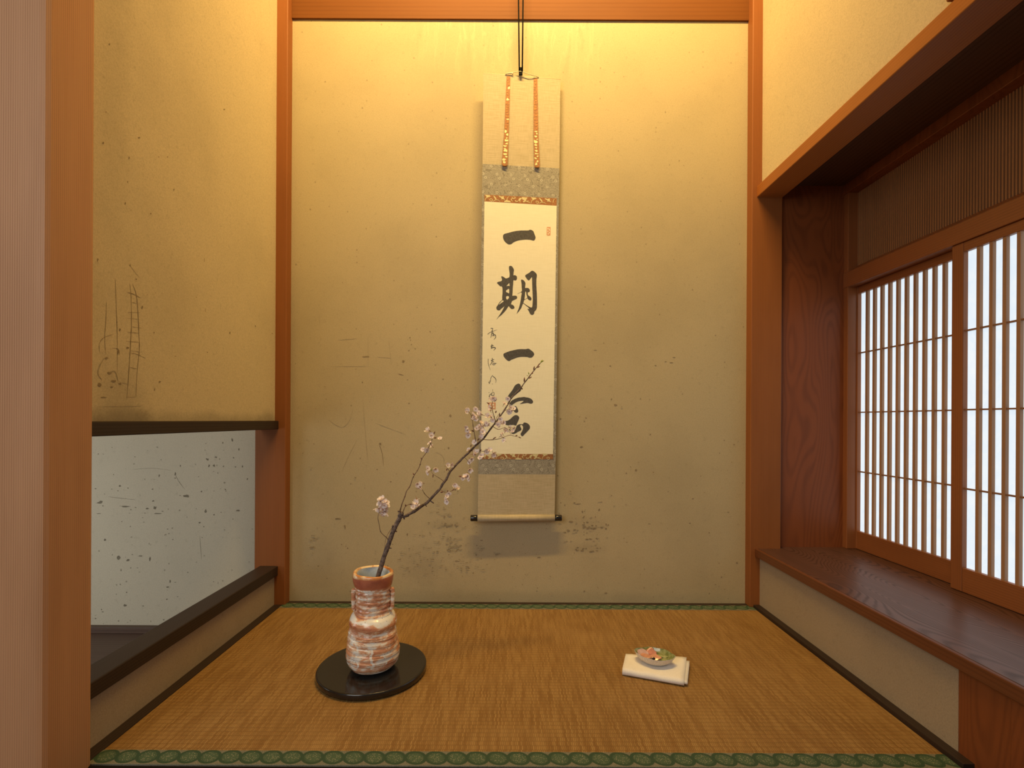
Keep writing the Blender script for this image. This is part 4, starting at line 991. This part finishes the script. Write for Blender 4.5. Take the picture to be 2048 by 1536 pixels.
for x, y, dx, dy, me, nm, s_ in ((1048.5, 764, .05, 1, bud_b, 'bud', 1.25), (1057, 757, .9, .45, bud_b, 'bud', 1.0), (1058, 749, -.25, 1, bud_g, 'leaf_bud', .8), (1056, 752, -.8, .5, bud_g, 'leaf_bud', .5), (1067, 740, .25, 1, bud_b, 'bud', 1.1), (1073, 735.5, .9, .35, bud_b, 'bud', 1.0), (1076, 733, .4, .9, bud_b, 'bud', .9),
        (1081, 726, .6, 1, bud_g, 'leaf_bud', 1.2), (1083, 724, 1, .6, bud_g, 'leaf_bud', .9), (1063, 748, .7, .6, bud_s, 'bud', 1), (833, 944, .5, 1, bud_b, 'bud', .8), (828.5, 950, -.4, .6, bud_s, 'bud', 1), (839.5, 931, .3, .9, bud_s, 'bud', 1), (843, 919, -.2, 1, bud_s, 'bud', .9),
        (867, 869, .5, .9, bud_b, 'bud', .9), (866, 949, 0, -1, bud_b, 'bud', .8), (894, 937, -.2, -1, bud_s, 'bud', 1), (941.5, 894, .2, 1, bud_b, 'bud', .7), (955, 881, .4, .5, bud_s, 'bud', 1.2), (961, 869, .2, .8, bud_b, 'bud', .7), (947.5, 863, -.7, .4, bud_s, 'bud', 1.2), (944.6, 840, -.5, .6, bud_s, 'bud', 1.1), (998.5, 832, .1, 1, bud_b, 'bud', .9), (991, 826, .3, .9, bud_s, 'bud', 1.1),
        (979, 808, -.8, .4, bud_b, 'bud', .9), (981, 816, -.8, .5, bud_s, 'bud', 1.1), (904, 981, .5, .3, bud_b, 'bud', .8), (886, 984, -.8, -.1, bud_s, 'bud', 1.2), (896, 984, -.2, .7, bud_s, 'bud', .9), (923, 953, -1, .1, bud_s, 'bud', 1.2), (960, 902, .4, .5, bud_s, 'bud', 1), (973, 900, .9, .4, bud_b, 'bud', .9), (1006, 876, .5, -.3, bud_s, 'bud', 1.2), (986, 878, .8, .5, bud_b, 'bud', 1.0), (1037, 874, .8, -.3, bud_b, 'bud', .8), (1031, 872, .8, .3, bud_s, 'bud', 1.0), (841, 975, -.4, .8, bud_s, 'bud', 1), (811, 1013, .1, 1, bud_s, 'bud', 1), (818, 1009, .8, .2, bud_b, 'bud', .7), (862, 942, .3, .9, bud_g, 'leaf_bud', .9), (1019, 856, -.5, .8, bud_g, 'leaf_bud', .7), (868, 876, .9, .1, bud_s, 'bud', 1.1)):
    place(me, nm, B(x, y, -.012), (dx, rn.uniform(-.3, 0), dy), s_*1.3, 0)

# ---------------------------------------------------------------- folded cloth
M['white_cloth'] = plain('white_folded_paper_cloth', (0.90, 0.865, 0.80), 0.85, 0.15, var=0.05, nscale=500)
FL_, FR_, BR_, BL_ = Vector((.316, 1.356)), Vector((.470, 1.2985)), Vector((.524, 1.428)), Vector((.347, 1.4465))
bm = bmesh.new(); n = 30; nu = 12
def cloth_pt(u, w, z): 
    a = FL_.lerp(FR_, u); b = BL_.lerp(BR_, u); q = a.lerp(b, w); return Vector((q.x, q.y, z))
def layer(z0, z1, w_back, inset_u0, inset_u1, bulge):
    """one folded ply: wraps round the front fold, open at the back"""
    T = 0.0016; path = []
    zc = (z0+z1)/2; r = (z1-z0)/2
    for k in range(8): path.append((w_back*(1-k/8), z1 + bulge*math.sin(math.pi*k/8)))
    for k in range(9):
        a = math.pi/2 + math.pi*k/8; path.append((0.085*(r/0.009)*(math.cos(a)) + 0.085*(r/0.009)*0.0 + 0.09, zc + r*math.sin(a)))
    for k in range(1, 9): path.append((0.09 + (w_back-0.09)*k/8, z0))
    inner = []
    for i, (w, z) in enumerate(path):
        p0 = Vector(path[max(i-1, 0)]); p1 = Vector(path[min(i+1, len(path)-1)]); t = Vector(((p1.x-p0.x)*0.13, p1.y-p0.y)).normalized(); nn = Vector((-t.y, t.x))
        inner.append((w + nn.x*T/0.13, z + nn.y*T))
    g = []
    for src in (path, inner):
        gg = []
        for (w, z) in src:
            gg.append([bm.verts.new(cloth_pt(inset_u0 + (inset_u1-inset_u0)*i/nu, w, max(0.0003, z + 0.0006*math.sin(i*1.3 + w*7)*(1 if z > 0.004 else 0)))) for i in range(nu+1)])
        g.append(gg)
    m = len(path)
    for sd in (0, 1):
        for j in range(m-1):
            for i in range(nu): bm.faces.new((g[sd][j][i], g[sd][j][i+1], g[sd][j+1][i+1], g[sd][j+1][i])).smooth = True
    for j in range(m-1):
        for i in (0, nu): bm.faces.new((g[0][j][i], g[0][j+1][i], g[1][j+1][i], g[1][j][i]))
    for i in range(nu):
        for j in (0, m-1): bm.faces.new((g[0][j][i], g[0][j][i+1], g[1][j][i+1], g[1][j][i]))
layer(0.0008, 0.0190, 1.0, 0.0, 0.985, 0.0006)
layer(0.0042, 0.0150, 0.90, 0.03, 1.035, 0.0)
layer(0.0070, 0.0118, 0.86, 0.05, 1.01, 0.0)
tag(finish(bm, 'folded_cloth', M['white_cloth']), 'thick folded white cloth lying on the mat under the small dish', 'cloth')

# ---------------------------------------------------------------- small dish
def dish_out():
    s = NT('speckled_white_glaze'); p = s.pos(); n = s.noise(p, 320, 3, .7); m = s.noise(p, 60, 3)
    c = s.mix(s.step(n, .4, .7), (0.66, 0.56, 0.46), (0.82, 0.74, 0.65)); c = s.mix(s.step(m, .5, .8, 0, .4), c, (0.66, 0.60, 0.54))
    return s.fin(c, .3, .5, 0, .2)
def dish_in():
    s = NT('green_leaf_glaze'); p = s.pos(); sp = s.sep(p)
    w = s.math('ADD', s.math('MULTIPLY', sp[0], 0.55), s.math('MULTIPLY', sp[1], 0.85))
    vein = s.step(s.math('ABSOLUTE', s.math('SUBTRACT', s.math('FRACT', s.math('MULTIPLY', w, 95.0)), .5)), .02, .2, 1, 0)
    n = s.noise(p, 90, 3)
    c = s.mix(s.step(n, .35, .7), (0.20, 0.235, 0.070), (0.40, 0.41, 0.18)); c = s.mix(s.math('MULTIPLY', vein, .5), c, (0.38, 0.40, 0.16))
    return s.fin(c, .14, .5, 0, .4)
M['dish_out'] = dish_out(); M['dish_in'] = dish_in()
M['pink'] = plain('pink_glaze', (0.60, 0.32, 0.27), .2, .5, 0, .3, var=.12, nscale=90)
M['peach'] = plain('peach_glaze', (0.66, 0.31, 0.19), .2, .5, 0, .3, var=.12, nscale=90)
M['coral'] = plain('coral_glaze', (0.58, 0.22, 0.15), .2, .5, 0, .3, var=.12, nscale=90)
M['dotdark'] = plain('dark_brown_glaze', (0.02, 0.012, 0.008), .3)
M['pinkpale'] = plain('pale_pink_glaze', (0.60, 0.40, 0.38), .25, .5, 0, .3, var=.1, nscale=90)
DC = Vector((0.416, 1.392, 0.0200)); DA = math.radians(-21)
dish = empty('small_dish', tuple(DC)); tag(dish, 'small oval ceramic dish, white outside and green inside, on the folded cloth', 'dish')
def dv(x, y, z):   # dish-local -> world
    return Vector((DC.x + x*math.cos(DA) - y*math.sin(DA), DC.y + x*math.sin(DA) + y*math.cos(DA), DC.z + z))
def dish_surface(bm, prof, mi, seg=56):
    rings = []
    for r, z in prof:
        ring = []
        for k in range(seg):
            a = 2*math.pi*k/seg
            sc = 1 + (0.018*math.sin(7*a+.5) + 0.01*math.sin(11*a))*min(1, r)**4
            x = 0.0515*r*sc*math.cos(a)*(1 + .10*abs(math.cos(a))**8); y = 0.0400*r*sc*math.sin(a)
            ring.append(bm.verts.new(dv(x, y, z + (0.0009*math.sin(7*a+1) + 0.0010*math.sin(2*a+.4))*max(0, r-.75)/.25)))
        rings.append(ring)
    for i in range(len(rings)-1):
        for k in range(seg):
            f = bm.faces.new((rings[i][k], rings[i][(k+1) % seg], rings[i+1][(k+1) % seg], rings[i+1][k])); f.material_index = mi; f.smooth = True
    return rings
bm = bmesh.new()
ro = dish_surface(bm, [(0.02, 0.0), (0.42, 0.0), (0.60, 0.0030), (0.76, 0.0085), (0.90, 0.0160), (0.98, 0.0235), (1.0, 0.0262), (0.985, 0.0270)], 0)
bm.faces.new(ro[0])
finish(bm, 'bowl', M['dish_out'], dish)
bm = bmesh.new(); ri = dish_surface(bm, [(0.984, 0.0269), (0.955, 0.0240), (0.86, 0.0165), (0.72, 0.0100), (0.56, 0.0060), (0.38, 0.0042), (0.02, 0.0036)], 0); bm.faces.new(ri[-1])
finish(bm, 'green_inside', M['dish_in'], dish)
def petal_piece(name, cx, cy, rx, ry, z, tilt, spin, mat, lobes=2):
    bm = bmesh.new(); N = 28
    T = Matrix.Translation(dv(cx, cy, z)) @ Matrix.Rotation(DA + spin, 4, 'Z') @ Matrix.Rotation(tilt, 4, 'X')
    lay = []
    for zz, k in ((0.0, .93), (0.0006, 1.0), (0.0022, 1.0), (0.0030, .92)):
        ring = []
        for i in range(N):
            a = 2*math.pi*i/N; rr = 1 + 0.10*math.cos(lobes*a) + .04*math.cos(5*a)
            ring.append(bm.verts.new(T @ Vector((rx*k*rr*math.cos(a), ry*k*rr*math.sin(a), zz + 0.0014*math.cos(a)**2))))
        lay.append(ring)
    for j in range(3):
        for i in range(N): bm.faces.new((lay[j][i], lay[j][(i+1) % N], lay[j+1][(i+1) % N], lay[j+1][i])).smooth = True
    bm.faces.new(lay[0][::-1]); bm.faces.new(lay[-1])
    return finish(bm, name, mat, dish)
petal_piece('flower_petal', -0.0320, 0.003, 0.0145, 0.0190, 0.0180, 0.40, 0.55, M['pinkpale'])
petal_piece('flower_petal', -0.0110, 0.0150, 0.0140, 0.0150, 0.0190, 0.75, 0.15, M['coral'], 4)
petal_piece('flower_petal', -0.0210, -0.0125, 0.0150, 0.0095, 0.0195, 0.20, -0.30, M['peach'])
pp = petal_piece('flower_petal', 0.0030, -0.0105, 0.0155, 0.0100, 0.0195, 0.45, 0.12, M['peach'], 4)
bm = bmesh.new(); c = dv(-0.0005, -0.0185, 0.0200)
bmesh.ops.create_uvsphere(bm, u_segments=14, v_segments=8, radius=0.0042, matrix=Matrix.Translation(c) @ Matrix.Diagonal((1.1, .8, .9, 1)))
under(finish(bm, 'dark_center', M['dotdark'], None, True), dish)
petal_piece('leaf_piece', 0.024, -0.004, 0.017, 0.0060, 0.0125, 0.30, 0.5, M['dish_in'])
petal_piece('leaf_piece', 0.019, 0.011, 0.016, 0.0055, 0.0150, 0.40, 0.1, M['dish_in'])

# ---------------------------------------------------------------- light
def area(name, loc, rot, sx, sy, power, col):
    l = bpy.data.lights.new(name, 'AREA'); l.shape = 'RECTANGLE'; l.size = sx; l.size_y = sy; l.energy = power; l.color = col
    o = bpy.data.objects.new(name, l); COL.objects.link(o); o.location = loc; o.rotation_euler = rot; return o
area('alcove_lamp', (0.03, 1.02, 3.25), (math.radians(54), 0, 0), 1.25, 0.08, 71, (1.0, 0.66, 0.225)).data.spread = math.radians(148)
def aim(loc, tgt): return (Vector(tgt) - Vector(loc)).to_track_quat('-Z', 'Y').to_euler()
L0 = (-1.25, -0.95, 1.5); area('room_window_light', L0, aim(L0, (-0.3, 1.3, 0.3)), 1.2, 1.2, 20, (1.0, 0.955, 0.90))
L1 = (-2.24, 1.15, 0.35); area('side_alcove_window_light', L1, aim(L1, (-1.3, 1.75, 0.2)), 0.7, 0.7, 5.6, (0.95, 0.98, 1.0))
w = bpy.data.worlds.new('room_daylight'); scene.world = w; w.use_nodes = True
w.node_tree.nodes['Background'].inputs[0].default_value = (1.0, 0.93, 0.86, 1); w.node_tree.nodes['Background'].inputs[1].default_value = 0.14

vs = scene.view_settings
scene.display_settings.display_device = 'sRGB'
vs.view_transform = 'Standard'; vs.look = 'None'; vs.gamma = 1.0; vs.exposure = 0.0; vs.use_curve_mapping = False
